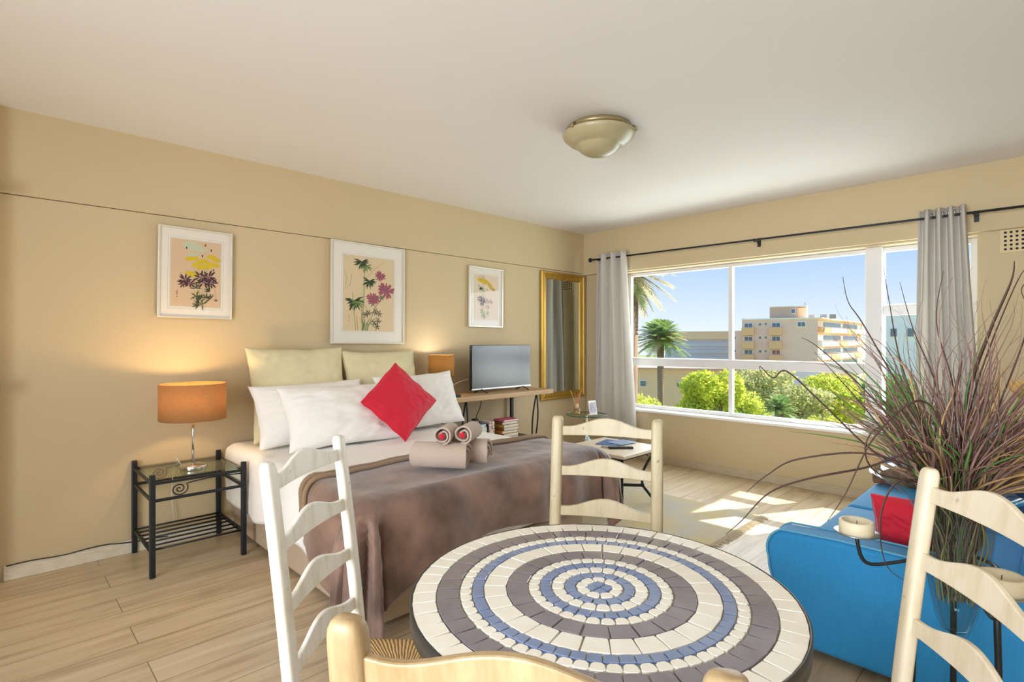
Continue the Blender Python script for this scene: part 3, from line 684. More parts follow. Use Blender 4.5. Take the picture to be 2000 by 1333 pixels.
# ------------------------------------------------------------------ bedside table, lamp 1
bt = tag(empty('bedside_table', (-3.735, .88, 0)), 'black iron bedside table with glass top and slatted lower shelf, left of the bed', 'side table')
bx, by = .25, .235
for sx in (-1, 1):
    for sy in (-1, 1):
        MB().box((sx * bx, sy * by, .2825), (.028, .028, .565)).obj('leg', Mblack, bt, bevel=.004)
for z in (.515, .42):
    fr = MB()
    for s in (-1, 1):
        fr.bb(-bx, bx, s * by - .007, s * by + .007, z - .008, z + .008); fr.bb(s * bx - .007, s * bx + .007, -by, by, z - .008, z + .008)
    fr.obj('frame', Mblack, bt, bevel=.002)
sh = MB()
for s in (-1, 1): sh.bb(-bx, bx, s * by - .007, s * by + .007, .13, .150)
for i in range(7):
    x = -bx + .02 + i * (2 * bx - .04) / 6; sh.tube([(x, -by, .146), (x, by, .146)], .0055, 8)
sh.obj('shelf_rods', Mblack, bt, True)
for s in (-1, 1):
    pts = [(s * bx, -.09 + (.008 + .0085 * t) * cos(-t * 1.0 + 1.2), .467 + (.008 + .0055 * t) * sin(-t * 1.0 + 1.2)) for t in [i * .35 for i in range(34)]]
    ex = pts[-1]; pts = [p for p in pts]
    spi = [(s * bx, -.105 + .007 * (a / 2.2 + .3) * cos(a), .466 + .0062 * (a / 2.2 + .3) * sin(a)) for a in [i * .3 for i in range(45)]]
    q = spi[-1]; spi += [(s * bx, q[1] + (by - q[1]) * t, q[2] + (.507 - q[2]) * min(1, t * 2.2) ** .6 - .01 * t) for t in [.05, .12, .2, .3, .45, .6, .8, 1.0]]
    MB().tube(spi, .0035, 6).obj('scroll', Mblack, bt, True)
MB().bb(-bx + .012, bx - .012, -by + .012, by - .012, .524, .531).obj('glass_top', Gtab, bt, bevel=.002)

def drum_lamp(label, loc, R_, h_, zs, mshade, base):
    o = tag(empty('table_lamp', loc), label, 'lamp', 'table lamps with drum shades'); base(o)
    n = 48; s = MB(); s.lathe([(R_, zs), (R_, zs + h_), (R_ - .003, zs + h_), (R_ - .003, zs)], n, closed=True); s.obj('lamp_shade', mshade, o, True)
    s = MB()
    for a in (0, 2 * pi / 3, 4 * pi / 3): s.tube([(0, 0, zs + .05), (R_ * .98 * cos(a), R_ * .98 * sin(a), zs + .012)], .0018, 5)
    s.obj('shade_spider', Mchrome, o)
    MB().lathe([(0, zs + .04), (.014, zs + .042), (.016, zs + .07), (.03, zs + .105), (.028, zs + .125), (.012, zs + .14), (0, zs + .142)], 16).obj('bulb', MATS.get('bulb') or mat('bulb', 'FFF0D0', .4, emit=('FFD9A0', 6)), o, True)
    return o
def base1(o):
    MB().lathe([(0, 0), (.069, 0), (.07, .004), (.07, .022), (.067, .026), (.02, .027), (.012, .034), (0, .034)], 40).obj('lamp_base', Mchrome, o, True)
    MB().tube([(0, 0, .03), (0, 0, .36)], .0065, 12).obj('lamp_pole', Mchrome, o, True)
lamp1 = drum_lamp('lit table lamp with wide brown burlap shade and chrome base on the bedside table', (-3.66, .885, .532), .178, .215, .298, Mshade1, base1)
def base2(o):
    m = MB()
    for k in range(6):
        a = k * pi / 6; pts = [(.052 * cos(t) * cos(a), .052 * cos(t) * sin(a), .062 + .052 * sin(t)) for t in [2 * pi * i / 24 for i in range(24)]]
        if k < 5: m.tube(pts, .0048, 6, closed=True)
    m.tube([(0, 0, .01), (0, 0, .19)], .006, 8)
    m.lathe([(0, 0), (.05, 0), (.05, .008), (0, .012)], 24); m.obj('lamp_base', Mblack, o, True)
lamp2 = drum_lamp('small table lamp with tan drum shade and black wire ball base on the wooden console', (-3.80, 2.84, .821), .112, .182, .175, Mshade2, base2)
def bulb_light(loc, e, c, r=.03):
    l = bpy.data.lights.new('bulb_light', 'POINT'); l.energy = e; l.color = c; l.shadow_soft_size = r
    o = bpy.data.objects.new('bulb_light', l); COL.objects.link(o); o.location = loc
bulb_light((-3.66, .885, .532 + .298 + .155), 9.5, (1, .66, .30))
bulb_light((-3.80, 2.84, .821 + .175 + .152), 3.2, (1, .92, .78), .02)
# cables
cb = MB().tube([(-3.70, .83, .56), (-3.71, .81, .60), (-3.735, .80, .575), (-3.80, .84, .55), (-3.975, .85, .50), (-3.978, .84, .30), (-3.975, .86, .12)], .0028, 6).obj('lamp_cable', Mwcable, None, True)
tag(cb, 'thin white lamp cable hanging down behind the bedside table', 'cable')
cb = MB().tube([(XL + .02, .07 + i * .05, .084 + .004 * sin(i) - (.03 if i > 9 else 0) * (i - 9) / 6) for i in range(16)], .0032, 6).obj('floor_cable', Mblack, None, True)
tag(cb, 'thin dark cable running along the top of the skirting, left of the bedside table', 'cable')

# ------------------------------------------------------------------ console with television
cs = tag(empty('console_table', (-3.78, 3.32, 0)), 'wooden-topped console table with black wrought-iron legs under the television', 'console table')
bd = MB(); N = 40; top = []
for i in range(N + 1):
    t = i / N; top.append((.21 + .008 * noise.noise(Vector((t * 6, 0, 0))), -.76 + 1.50 * t))
poly = [(-.205, -.76)] + [(a, b) for a, b in top] + [(-.205, .74)]
n = len(poly); vs = [(x, y, .776) for x, y in poly] + [(x, y, .820) for x, y in poly]
bd.add(vs, [tuple(range(n)), tuple(range(2 * n - 1, n - 1, -1))] + [(i, (i + 1) % n, (i + 1) % n + n, i + n) for i in range(n)])
normals(bd.obj('table_top', Mplank, cs, bevel=.005))
MB().bb(-.19, .15, -.60, .62, .33, .345).obj('lower_shelf', Mblack, cs)
for y in (-.36, .53):
    lg = MB()
    sc = [(.17 + .014 * (1 - a / 5) * cos(a), y, .757 + .014 * (1 - a / 5) * sin(a)) for a in [i * .5 for i in range(9)]]
    S1 = [(.165 - .02 * sin(t * pi) - .05 * t, y, .765 - t * .45) for t in [i / 14 for i in range(15)]]
    S2 = [(.165 + .028 * sin(t * pi) * (1 if t < 1 else 0) - .03 * t - .0, y + .012, .765 - t * .45) for t in [i / 14 for i in range(15)]]
    lg.tube(sc, .006, 6); lg.tube(S1, .0075, 8); lg.tube(S2, .0075, 8)
    lg.tube([(.12, y, .33), (.145, y, .27), (.175, y, .2), (.185, y, .1), (.165, y, .006)], .0085, 8)
    lg.tube([(.13, y + .012, .33), (.10, y, .27), (.09, y, .2), (.10, y, .1), (.12, y, .006)], .0075, 8)
    lg.obj('leg', Mblack, cs, True)
    MB().bb(-.19, -.165, y - .015, y + .015, 0, .776).obj('leg', Mblack, cs)
    MB().tube([(-.17, y, .16), (.17, y, .16)], .008, 8).obj('stretcher', Mblack, cs, True)
tv = tag(empty('television', (-3.75, 3.525, .82)), 'flat-screen television standing on the wooden console', 'television')
MB().bb(-.03, .0, -.385, .385, .03, .442).obj('tv_housing', Mtv, tv, bevel=.004)
MB().bb(.0, .003, -.379, .379, .045, .437).obj('screen', Mscreen, tv)
MB().bb(.0, .006, -.385, .385, .03, .044).obj('bottom_bezel', Mtvrim, tv, bevel=.001)
for y in (-.27, .27):
    MB().tube([(.075, y - .04 * (1 if y > 0 else 1) + .05, .004), (.0, y, .035), (-.07, y - .02, .004)], .006, 8).obj('stand_foot', Mplastic, tv, True)
tg = MB().bb(-.03, .03, -.04, .04, 0, .022).obj('set_top_box', Mplastic, None, bevel=.004); tg.location = (-3.63, 2.86, .821); tag(tg, 'small black box on the console between lamp and television', 'set-top box')
tag(MB().tube([(-3.80, 3.14, .95), (-3.82, 3.05, .93), (-3.84, 2.95, .88), (-3.85, 2.90, .845), (-3.86, 2.85, .835)], .003, 6).obj('television_cable', Mwcable, None, True), 'white cable running from the television down to the console', 'cable')
tag(MB().tube([(-3.80, 3.30, .776), (-3.76, 3.26, .70), (-3.72, 3.20, .66), (-3.70, 3.16, .63), (-3.68, 3.14, .605)], .004, 6).bb(-3.70, -3.66, 3.10, 3.15, .588, .604).obj('power_cable', Mplastic, None, True), 'black power cable with plug hanging from the console onto the left books', 'cable')

# books on the lower shelf
MP = mat('book_pages', 'EFE8D8', .9, bump=(300, .4, (.05, .05, 8)))
def book(label, x, y, z, dx, dy, t, cover, rz=0, upright=False, spine='-y', name='book'):
    """x,y: near corner (+x,-y). lies flat; spine faces -y"""
    o = tag(empty(name, (x - dx / 2, y + dy / 2, z), rz), label, 'book', 'books on the console shelf')
    m = MATS.get('cov' + cover) or mat('cov' + cover, cover, .5)
    c_ = MB()
    c_.bb(-dx / 2, dx / 2, -dy / 2, dy / 2, 0, .002 if not upright else t)
    if not upright:
        c_.bb(-dx / 2, dx / 2, -dy / 2, dy / 2, t - .002, t); c_.bb(-dx / 2, dx / 2, -dy / 2, -dy / 2 + .003, 0, t)
        c_.obj('cover', m, o); MB().bb(-dx / 2 + .003, dx / 2 - .003, -dy / 2 + .003, dy / 2 - .004, .002, t - .002).obj('pages', MP, o)
    else:
        c_ = MB(); c_.bb(-dx / 2, dx / 2, -dy / 2, -dy / 2 + .002, 0, t); c_.bb(-dx / 2, dx / 2, dy / 2 - .002, dy / 2, 0, t); c_.bb(dx / 2 - .002, dx / 2, -dy / 2, dy / 2, 0, t)
        c_.obj('cover', m, o); MB().bb(-dx / 2 + .002, dx / 2 - .002, -dy / 2 + .002, dy / 2 - .002, .003, t - .003).obj('pages', MP, o)
    return o
z = .346
for i, (t, cv, lb) in enumerate(((.028, 'A9D3D0', 'pale teal book at the bottom of the right stack on the console shelf'),
    (.030, 'A9772F', 'brown-spined thick book second from the bottom of the right stack'),
    (.030, '9C6B28', 'ochre-brown paperback third from the bottom of the right stack'),
    (.028, 'C08A3C', 'light brown paperback in the middle of the right stack'),
    (.026, '8E5F26', 'dark brown paperback just above the middle of the right stack'),
    (.028, 'B3863E', 'tan paperback third from the top of the right stack'),
    (.026, '6F4A28', 'thin dark brown book second from the top of the right stack'),
    (.018, 'D2607A', 'thin pink book lying on top of the right stack'))):
    book(lb, -3.635 + .004 * (i % 3), 3.42 + .006 * ((i * 2) % 3), z, .145, .195, t, cv, .02 * ((i % 3) - 1)); z += t + .0004
z = .346
for i, (t, cv, lb) in enumerate(((.035, 'E7B6C6', 'pink paperback at the bottom of the left stack on the console shelf'),
    (.035, 'F0E6E6', 'white paperback second from the bottom of the left stack'),
    (.035, 'C2864A', 'orange-brown book in the middle of the left stack'),
    (.045, 'BFE3EC', 'thick pale blue book near the top of the left stack'),
    (.025, 'DDF0F2', 'thin white and blue book second from the top of the left stack'),
    (.028, '2E8CC8', 'bright blue book lying askew on top of the left stack'))):
    book(lb, -3.635, 3.06, z, .15, .17, t, cv, .25 if i == 5 else .015 * ((i % 3) - 1)); z += t + .0004
MATS['covE7DCD2'] = mat('covE7DCD2', 'E9DED4', .6, noise_=(60, .15, (1, 1, 1)), col2='A06A60')
book('patterned white and red book standing upright between the two stacks', -3.635, 3.25, .346, .14, .07, .22, 'E7DCD2', 0, True)
MATS['cov241C20'] = mat('cov241C20', '241C20', .6)
book('thin black book standing upright beside the left stack', -3.64, 3.238, .346, .14, .010, .20, '241C20', 0, True)

# ------------------------------------------------------------------ glass corner table with diffuser and card
gt = tag(empty('glass_side_table', (-3.10, 3.98, 0)), 'round glass-topped side table with chrome pole near the corner', 'side table')
MB().lathe([(0, .612), (.186, .612), (.19, .616), (.186, .62), (0, .62)], 48).obj('glass_top', Gtab, gt, True)
MB().lathe([(.187, .6115), (.1905, .616), (.187, .6205), (.1885, .616)], 48, closed=True).obj('glass_edge', mat('green_glass_edge', '3F5E50', .2), gt, True)
MB().tube([(0, 0, .02), (0, 0, .612)], .013, 12).obj('pole', Mchrome, gt, True)
MB().lathe([(0, 0), (.15, 0), (.15, .008), (.02, .02), (0, .02)], 36).obj('base', Mchrome, gt, True)
MB().lathe([(0, .30), (.13, .30), (.13, .306), (0, .306)], 40).obj('lower_glass_shelf', Gtab, gt, True)
tag(MB().lathe([(0, 0), (.028, 0), (.03, .01), (.028, .09), (.012, .105), (.012, .12), (0, .12)], 20).obj('bottle', mat('pale_blue_bottle', 'BFE0EA', .2), None, True), 'pale blue bottle on the lower shelf of the glass corner table', 'bottle').location = (-3.04, 3.93, .3065)
rd = tag(empty('reed_diffuser', (-3.17, 3.93, .6205)), 'small glass reed diffuser with wooden reeds on the glass corner table', 'diffuser')
MB().lathe([(0, 0), (.03, 0), (.031, .004), (.031, .045), (.022, .055), (.012, .058)], 24).obj('bottle', Gbot, rd, True)
MB().lathe([(0, .002), (.028, .002), (.028, .018), (0, .018)], 24).obj('liquid', mat('diffuser_oil', 'C9A860', .2), rd, True)
MB().lathe([(0, .055), (.016, .055), (.017, .06), (.017, .092), (0, .094)], 20).obj('cap', mat('light_wood_cap', 'DDB78C', .6), rd, True)
for k, (a, b) in enumerate(((-.07, .22), (-.02, .2), (.01, .19), (.03, .2), (.06, .23), (.045, .215))):
    MB().tube([(0, 0, .06), (a * .7 * .7, a * .7, b)], .0022, 5).obj('reed', mat('reed_wood%d' % k, 'C98A5A' if k else 'D9C08A', .8), rd)
cf = tag(empty('card_frame', (-3.02, 3.975, .6205), pi / 2 - .25), 'small white standing card frame on the glass corner table', 'card frame')
MM = Matrix.Rotation(-.22, 3, 'X')
MB().box((0, 0, .068), (.085, .008, .13), 0, MM).box((0, .004, .004), (.085, .03, .008)).obj('card_holder', Mwhite, cf, bevel=.001)
MB().box((0, -.0055, .07), (.062, .0015, .09), 0, MM).obj('card_print', mat('card_print', 'D5D2DC', .6, noise_=(50, .2, (1, 1, 1)), col2='A9A6B8'), cf)

# ------------------------------------------------------------------ coffee table
ct = tag(empty('coffee_table', (-2.515, 3.575, 0)), 'small square coffee table with pale top and bent black iron legs beyond the chair', 'coffee table')
MB().bb(-.285, .285, -.275, .275, .435, .462).obj('table_top', Mstone, ct, bevel=.006)
MB().bb(-.25, .25, -.24, -.225, .415, .435).bb(-.25, .25, .225, .24, .415, .435).bb(-.25, -.235, -.24, .24, .415, .435).bb(.235, .25, -.24, .24, .415, .435).obj('apron', Mblack, ct)
for sx in (-1, 1):
    for sy in (-1, 1):
        pts = [(sx * .24, sy * .23, .42), (sx * .2, sy * .19, .34), (sx * .165, sy * .155, .24), (sx * .17, sy * .16, .15), (sx * .22, sy * .21, .06), (sx * .25, sy * .24, .008)]
        if (sx, sy) == (1, -1): pts = [(.245, -.235, .42), (.245, -.235, .25), (.245, -.235, .12), (.25, -.24, .008)]
        MB().tube(pts, .011, 8).obj('leg', Mblack, ct, True)
        MB().tube([(sx * (.2 + .022 * (1 - a / 7) * cos(a)), sy * .2, .39 + .022 * (1 - a / 7) * sin(a)) for a in [i * .45 for i in range(13)]], .0045, 6).obj('scroll', Mblack, ct, True)
for s in (-1, 1):
    MB().tube([(-.17, s * .16, .15), (-.05, s * .06, .15), (.05, s * .06, .15), (.18 if s > 0 else .24, s * .17 if s > 0 else -.22, .15)], .008, 8, flat=1.6).obj('stretcher', Mblack, ct, True)
def slab(name, label, x, y, z, dx, dy, h_, m, rz, cat, b=.002, grp=None):
    o = MB().bb(-dx / 2, dx / 2, -dy / 2, dy / 2, 0, h_).obj(name, m, None, bevel=b); o.location = (x, y, z); o.rotation_euler = (0, 0, rz); return tag(o, label, cat, grp)
mg = [mat('blue_cover', '5E7FB4', .3, noise_=(9, .5, (1, 1, 1)), col2='3E5C92'), mat('steel_blue_cover', '8FA9CC', .3)]
slab('magazine', 'blue magazine lying on the pale coffee table', -2.60, 3.66, .4622, .17, .24, .006, mg[0], .25, 'magazine')
slab('folder', 'pale grey-blue folder on top of the blue magazine', -2.53, 3.72, .4684, .15, .2, .005, mg[1], -.1, 'folder')
slab('remote_control', 'black remote control at the front edge of the coffee table', -2.41, 3.53, .4622, .045, .19, .016, Mplastic, -.75, 'remote control', .005)
slab('remote_control', 'silver and black remote control beside the magazine on the coffee table', -2.475, 3.50, .4622, .04, .16, .014, mat('silver_remote', 'A9A9A9', .4), -1.15, 'remote control', .005)

# rug
rg = tag(empty('rug', (-2.48, 3.42, 0)), 'faded grey and yellow patterned rug under the coffee table', 'rug')
MB().bb(-.92, .91, -.62, .68, .001, .007).obj('rug_pile', Mrug, rg, bevel=.003)
fg = MB(); rr = random.Random(4)
for i in range(150):
    y = -.62 + 1.30 * i / 149; L = rr.uniform(.04, .075); dy = rr.uniform(-.02, .014)
    fg.tube([(.908, y, .006), (.908 + L * .5, y + dy * .3, .008), (.908 + L, y + dy, .004)], .0024, 4)
f_ = fg.obj('rug_fringe', Mfringe, rg); f_['kind'] = 'stuff'

# ------------------------------------------------------------------ mosaic table
TC = (-.79, 1.067); TR = .452; TZt = .70
mt = tag(empty('mosaic_table', (TC[0], TC[1], 0)), 'round dining table topped with cream, charcoal and blue mosaic tiles', 'dining table')
MB().lathe([(0, TZt - .03), (TR - .006, TZt - .03), (TR - .004, TZt - .005), (0, TZt - .005)], 72).obj('grout_bed', Mgrout, mt)
MB().lathe([(TR - .004, TZt - .042), (TR + .002, TZt - .042), (TR + .003, TZt - .001), (TR - .001, TZt + .001), (TR - .004, TZt - .002)], 96, closed=True).obj('metal_rim', Mtablerim, mt, True)
tl = MB(); rr = random.Random(11)
def tile_at(r0, r1, a0, a1, gap, mi, rnd=.004):
    rm = (r0 + r1) / 2; L = rm * (a1 - a0) - gap; hgt = TZt + .0005 + rr.uniform(-.0005, .0005); am = (a0 + a1) / 2
    w_ = (r1 - r0) / 2; hl0 = L / 2; j = rr.uniform(-.02, .02)
    er, et = Vector((cos(am), sin(am), 0)), Vector((-sin(am), cos(am), 0))
    c0 = er * rm; k = (r1 - r0) * .06
    def ring(ins, z):
        out = []
        for sx, sy, ca, cb_ in ((-1, -1, 0, 1), (-1, -1, 1, 0), (1, -1, 1, 0), (1, -1, 0, 1), (1, 1, 0, 1), (1, 1, 1, 0), (-1, 1, 1, 0), (-1, 1, 0, 1)):
            x = sx * (w_ - ins - (rnd if ca else 0)); hl = hl0 + (k if sx > 0 else -k); y = sy * (hl - ins - (rnd if cb_ else 0))
            v = c0 + er * (x * cos(j) - y * sin(j)) + et * (x * sin(j) + y * cos(j)); out.append((v.x, v.y, z))
        return out
    # order: corner pairs
    v = ring(0, hgt - .006) + ring(0, hgt - .0010) + ring(.0009, hgt); n = 8
    fs = [(a * n + i, a * n + (i + 1) % n, (a + 1) * n + (i + 1) % n, (a + 1) * n + i) for a in (0, 1) for i in range(n)] + [tuple(2 * n + i for i in range(n))]
    tl.add(v, fs, mi)
rings = [(.873, .99, 54, 0), (.755, .866, 46, 1), (.688, .746, 66, 0), (.626, .682, 60, 2), (.502, .618, 29, 0), (.388, .496, 23, 1), (.323, .38, 33, 0), (.262, .317, 28, 2), (.19, .254, 20, 0), (.13, .182, 14, 2), (.066, .122, 9, 0)]
for r0, r1, n_, mi_ in rings:
    big = (r1 - r0) > .09; off = rr.uniform(0, 1)
    for i in range(n_):
        a0 = 2 * pi * (i + off) / n_ + rr.uniform(-.004, .004); a1 = a0 + 2 * pi / n_
        mm_ = mi_ if mi_ == 0 or rr.random() > .0 else mi_
        tile_at(r0 * TR, r1 * TR, a0, a1, .0024 if big and r0 > .7 else (.003 if big else .0026), mm_, .0012 if mi_ else (.0014 if big else .0050))
for sx in (-1, 1):
    for sy in (-1, 1):
        x, y = sx * .0135, sy * .0135; v = []
        for ins, z in ((0, TZt - .005), (0, TZt - .001), (.0013, TZt + .0005)):
            for q in ((-1, -1), (1, -1), (1, 1), (-1, 1)): v.append((x + q[0] * (.0118 - ins), y + q[1] * (.0118 - ins), z))
        tl.add(v, [(a * 4 + i, a * 4 + (i + 1) % 4, (a + 1) * 4 + (i + 1) % 4, (a + 1) * 4 + i) for a in (0, 1) for i in range(4)] + [(8, 9, 10, 11)], 2)
normals(tl.obj('mosaic_tiles', [Mtcream, Mtchar, Mtblue], mt))
MB().lathe([(0, TZt - .04), (.09, TZt - .042), (.03, TZt - .07), (.024, .40), (.03, .20), (.024, .06), (0, .05)], 24).obj('pedestal', Mblack, mt, True)
for k in range(4):
    a = k * pi / 2 + .3
    MB().tube([(.02 * cos(a), .02 * sin(a), .16), (.1 * cos(a), .1 * sin(a), .13), (.17 * cos(a), .17 * sin(a), .05), (.2 * cos(a), .2 * sin(a), .012)], .012, 8).obj('foot', Mblack, mt, True)

# ------------------------------------------------------------------ ladder-back chairs
CW = .40; SEATZ = .33; TOP = .99
def section(w_, d_, n=16, e=3.2):
    out = []
    for i in range(n):
        t = 2 * pi * i / n + pi / n; c_, s_ = cos(t), sin(t)
        out.append((abs(c_) ** (2 / e) * (1 if c_ > 0 else -1) * w_ / 2, abs(s_) ** (2 / e) * (1 if s_ > 0 else -1) * d_ / 2))
    return out
def post_mesh(path, w_, d_, cap=True, jit=0):
    """path of (x,y,z); section in xy"""
    mb = MB(); n = 16; vs = []; rows = []
    for i, (x, y, z, s) in enumerate(path):
        for a, b in section(w_ * s, d_ * (s if s < 1 else 1), n):
            j = 1 + jit * noise.noise(Vector((a * 40, z * 9, b * 40)))
            vs.append((x + a * j, y + b * j, z))
    k = len(path)
    fs = [(i * n + j, i * n + (j + 1) % n, (i + 1) * n + (j + 1) % n, (i + 1) * n + j) for i in range(k - 1) for j in range(n)]
    fs += [tuple(range(n - 1, -1, -1)), tuple((k - 1) * n + j for j in range(n))]
    return mb.add(vs, fs)
def yback(z): return 0 if z < SEATZ else -.075 * ((z - SEATZ) / (TOP - SEATZ)) ** 1.15
def make_chair(m, pw=.046, pd=.034):
    o = empty('dining_chair')
    for s in (-1, 1):
        zs = [0, .05, .12, .2, .28] + [SEATZ + (TOP - .035 - SEATZ) * i / 12 for i in range(13)]
        path = [(s * CW / 2 * (1 - .03 * (1 - min(1, z / .3))), yback(z) - .012 * max(0, 1 - z / .3), z, .86 if z < .02 else 1.) for z in zs]
        for q, sc in ((.021, .985), (.011, .92), (.004, .78), (0, .55)): path.append((s * CW / 2, yback(TOP - q), TOP - q, sc))
        post_mesh(path, pw, pd, jit=.02).obj('back_post', m, o, True)
        post_mesh([(s * (CW / 2 + .025), .375, z, 1 if z > .02 else .9) for z in (0, .03, .15, .28, .325)] + [(s * (CW / 2 + .025), .375, .338, .8), (s * (CW / 2 + .025), .375, .342, .5)], .042, .042).obj('front_leg', m, o, True)
    for z0 in (.912, .752, .594, .436):
        pts_t, pts_b = [], []; hw = CW / 2 - pw / 2 + .010; N = 36
        for i in range(N + 1):
            u = -1 + 2 * i / N; bell = (0.5 * (1 + cos(pi * min(1, abs(u) / .86)))) ** 1.0
            pts_t.append((u * hw, z0 + .037 + .036 * bell)); pts_b.append((u * hw, z0 + .003 * cos(pi * u / 2) - .001))
        vs = []
        for i in range(N + 1):
            for (x, z), yy in ((pts_t[i], -.0065), (pts_t[i], .0065), (pts_b[i], .0065), (pts_b[i], -.0065)):
                vs.append((x, yback(z) + yy - .014 * (1 - (x / hw) ** 2), z))
        fs = [(i * 4 + j, i * 4 + (j + 1) % 4, (i + 1) * 4 + (j + 1) % 4, (i + 1) * 4 + j) for i in range(N) for j in range(4)] + [(0, 3, 2, 1), (N * 4, N * 4 + 1, N * 4 + 2, N * 4 + 3)]
        normals(MB().add(vs, fs).obj('slat', m, o, bevel=.003, seg=2))
    # rush seat: four sectors
    A = [(-CW / 2 + .0, .012), (CW / 2 - .0, .012), (CW / 2 + .035, .395), (-CW / 2 - .035, .395)]; c_ = (0, .21)
    vs, fs, uvs = [], [], []
    def rush(u, s, t):   # point on sector s; u along the edge 0..1, t 0 edge .. 1 centre
        a, b = A[s], A[(s + 1) % 4]; ex, ey = a[0] + (b[0] - a[0]) * u, a[1] + (b[1] - a[1]) * u
        return ex + (c_[0] - ex) * t, ey + (c_[1] - ey) * t
    NU, NT = 14, 8
    prof = [(-.0, -.042), (-.035, -.03), (-.05, -.01), (-.02, .004), (.08, .010), (.3, .008), (.6, .003), (1.0, -.004)]
    for s in range(4):
        L = sqrt((A[s][0] - A[(s + 1) % 4][0]) ** 2 + (A[s][1] - A[(s + 1) % 4][1]) ** 2); o0 = len(vs)
        for i in range(NU + 1):
            for t, dz in prof:
                x, y = rush(i / NU, s, t); vs.append((x, y, SEATZ - .008 + dz)); 
        k = len(prof)
        for i in range(NU):
            for j in range(k - 1):
                fs.append((o0 + i * k + j, o0 + (i + 1) * k + j, o0 + (i + 1) * k + j + 1, o0 + i * k + j + 1))
                uvs.append([(i / NU * L, 0), ((i + 1) / NU * L, 0), ((i + 1) / NU * L, .1), (i / NU * L, .1)])
    fs.append(tuple(len(vs) + i for i in (3, 2, 1, 0))); vs += [(x, y, SEATZ - .05) for x, y in A]; uvs.append([(0, 0)] * 4)
    so_ = MB().add(vs, fs).obj('seat', Mrush, o, True)
    uvl = so_.data.uv_layers.new(name='UVMap'); li = 0
    for p_, u4 in zip(so_.data.polygons, uvs):
        for q_, l_ in enumerate(p_.loop_indices): uvl.data[l_].uv = u4[q_]
    st = [((-CW / 2, 0, .14), (-CW / 2 - .025, .375, .14)), ((CW / 2, 0, .14), (CW / 2 + .025, .375, .14)), ((-CW / 2 - .02, .375, .2), (CW / 2 + .02, .375, .2)), ((-CW / 2, 0, .19), (CW / 2, 0, .19)),
          ((-CW / 2, 0, .23), (-CW / 2 - .025, .375, .23)), ((CW / 2, 0, .23), (CW / 2 + .025, .375, .23))]
    for a, b in st: MB().tube([a, b], .011, 10).obj('stretcher', m, o, True)
    return o
def place(o, p1, p2, label):
    """p1,p2: tops of the two back posts (world xy), chair faces left of p1->p2 rotated +90"""
    p1, p2 = Vector(p1), Vector(p2); mid = (p1 + p2) / 2; d = (p2 - p1).normalized(); face = Vector((-d.y, d.x))
    if face.dot(Vector(TC) - mid) < 0: face = -face
    o.location = (mid.x + face.x * .075, mid.y + face.y * .075, 0); o.rotation_euler = (0, 0, atan2(face.y, face.x) - pi / 2)
    tag(o, label, 'chair', 'ladder-back chairs around the mosaic table')
chL = make_chair(Mchairw); place(chL, (-1.415, .505), (-1.67, .83), 'white-painted ladder-back chair at the left of the mosaic table')
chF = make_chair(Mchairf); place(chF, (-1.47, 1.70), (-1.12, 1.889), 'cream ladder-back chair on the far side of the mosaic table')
chR = make_chair(Mchair); place(chR, (-.227, 1.645), (.004, 1.322), 'cream ladder-back chair at the right of the mosaic table, before the vase')
chN = make_chair(Mchairn); place(chN, (-.564, .288), (-.217, .494), 'worn cream and brown ladder-back chair nearest at the bottom edge')

# ------------------------------------------------------------------ sofa
sf = tag(empty('sofa', (-.4, 3.4, 0)), 'blue fabric sofa at the right, facing the bed', 'sofa')
def rbox(name, x0, x1, y0, y1, z0, z1, m=Msofa, bev=.03, seg=4, parent=sf, top_slope=0):
    cx, cy = -.4, 3.4; mb = MB().bb(x0 - cx, x1 - cx, y0 - cy, y1 - cy, z0, z1)
    o = mb.obj(name, m, parent, True, bevel=bev, seg=seg); return o
rbox('sofa_base', -.84, .12, 2.50, 4.38, .05, .24)
rbox('seat_cushion', -.86, -.10, 2.535, 3.44, .245, .385, bev=.035)
rbox('seat_cushion', -.86, -.10, 3.445, 4.32, .245, .385, bev=.035)
def arm(y0, y1):
    poly = []
    # profile in xz: front nose rounded
    P = [(-.845, .04), (.12, .04), (.12, .50), (-.2, .505), (-.62, .51)] + [(-.80 + .095 * cos(t), .41 + .097 * sin(t)) for t in [pi * (.62 + .5 * i / 11) for i in range(12)]] + [(-.885, .33), (-.868, .27), (-.855, .2)]
    n = len(P); vs = [(x + .4, y0 - 3.4, z) for x, z in P] + [(x + .4, y1 - 3.4, z) for x, z in P]
    fs = [tuple(range(n)), tuple(range(2 * n - 1, n - 1, -1))] + [(i, i + n, (i + 1) % n + n, (i + 1) % n) for i in range(n)]
    a = normals(MB().add(vs, fs).obj('armrest', Msofa, sf, bevel=.022, seg=4))
    for yy in (y0 + .006, y1 - .006):
        pts = [(x + .4, yy - 3.4, z + .002) for x, z in P[2:]]
        MB().tube(pts, .005, 6).obj('piping', Msofapipe, a, True)
    a.location.z = 0
    return a
arm(2.40, 2.53); arm(4.33, 4.46)
bk = MB(); P = [(-.14, .24), (-.10, .55), (-.06, .72), (-.02, .78), (.08, .79), (.14, .74), (.16, .05), (-.10, .05)]
vs = [(x + .4, 2.45 - 3.4, z) for x, z in P] + [(x + .4, 4.42 - 3.4, z) for x, z in P]; n = 8
normals(bk.add(vs, [tuple(range(n)), tuple(range(2 * n - 1, n - 1, -1))] + [(i, i + n, (i + 1) % n + n, (i + 1) % n) for i in range(n)]).obj('backrest', Msofa, sf, True, bevel=.03, seg=4))
for x in (-.78, .06):
    for y in (2.5, 4.36): MB().lathe([(0, 0), (.02, 0), (.03, .055), (0, .055)], 14, (x + .4, y - 3.4, 0)).obj('foot', Mplastic, sf, True)
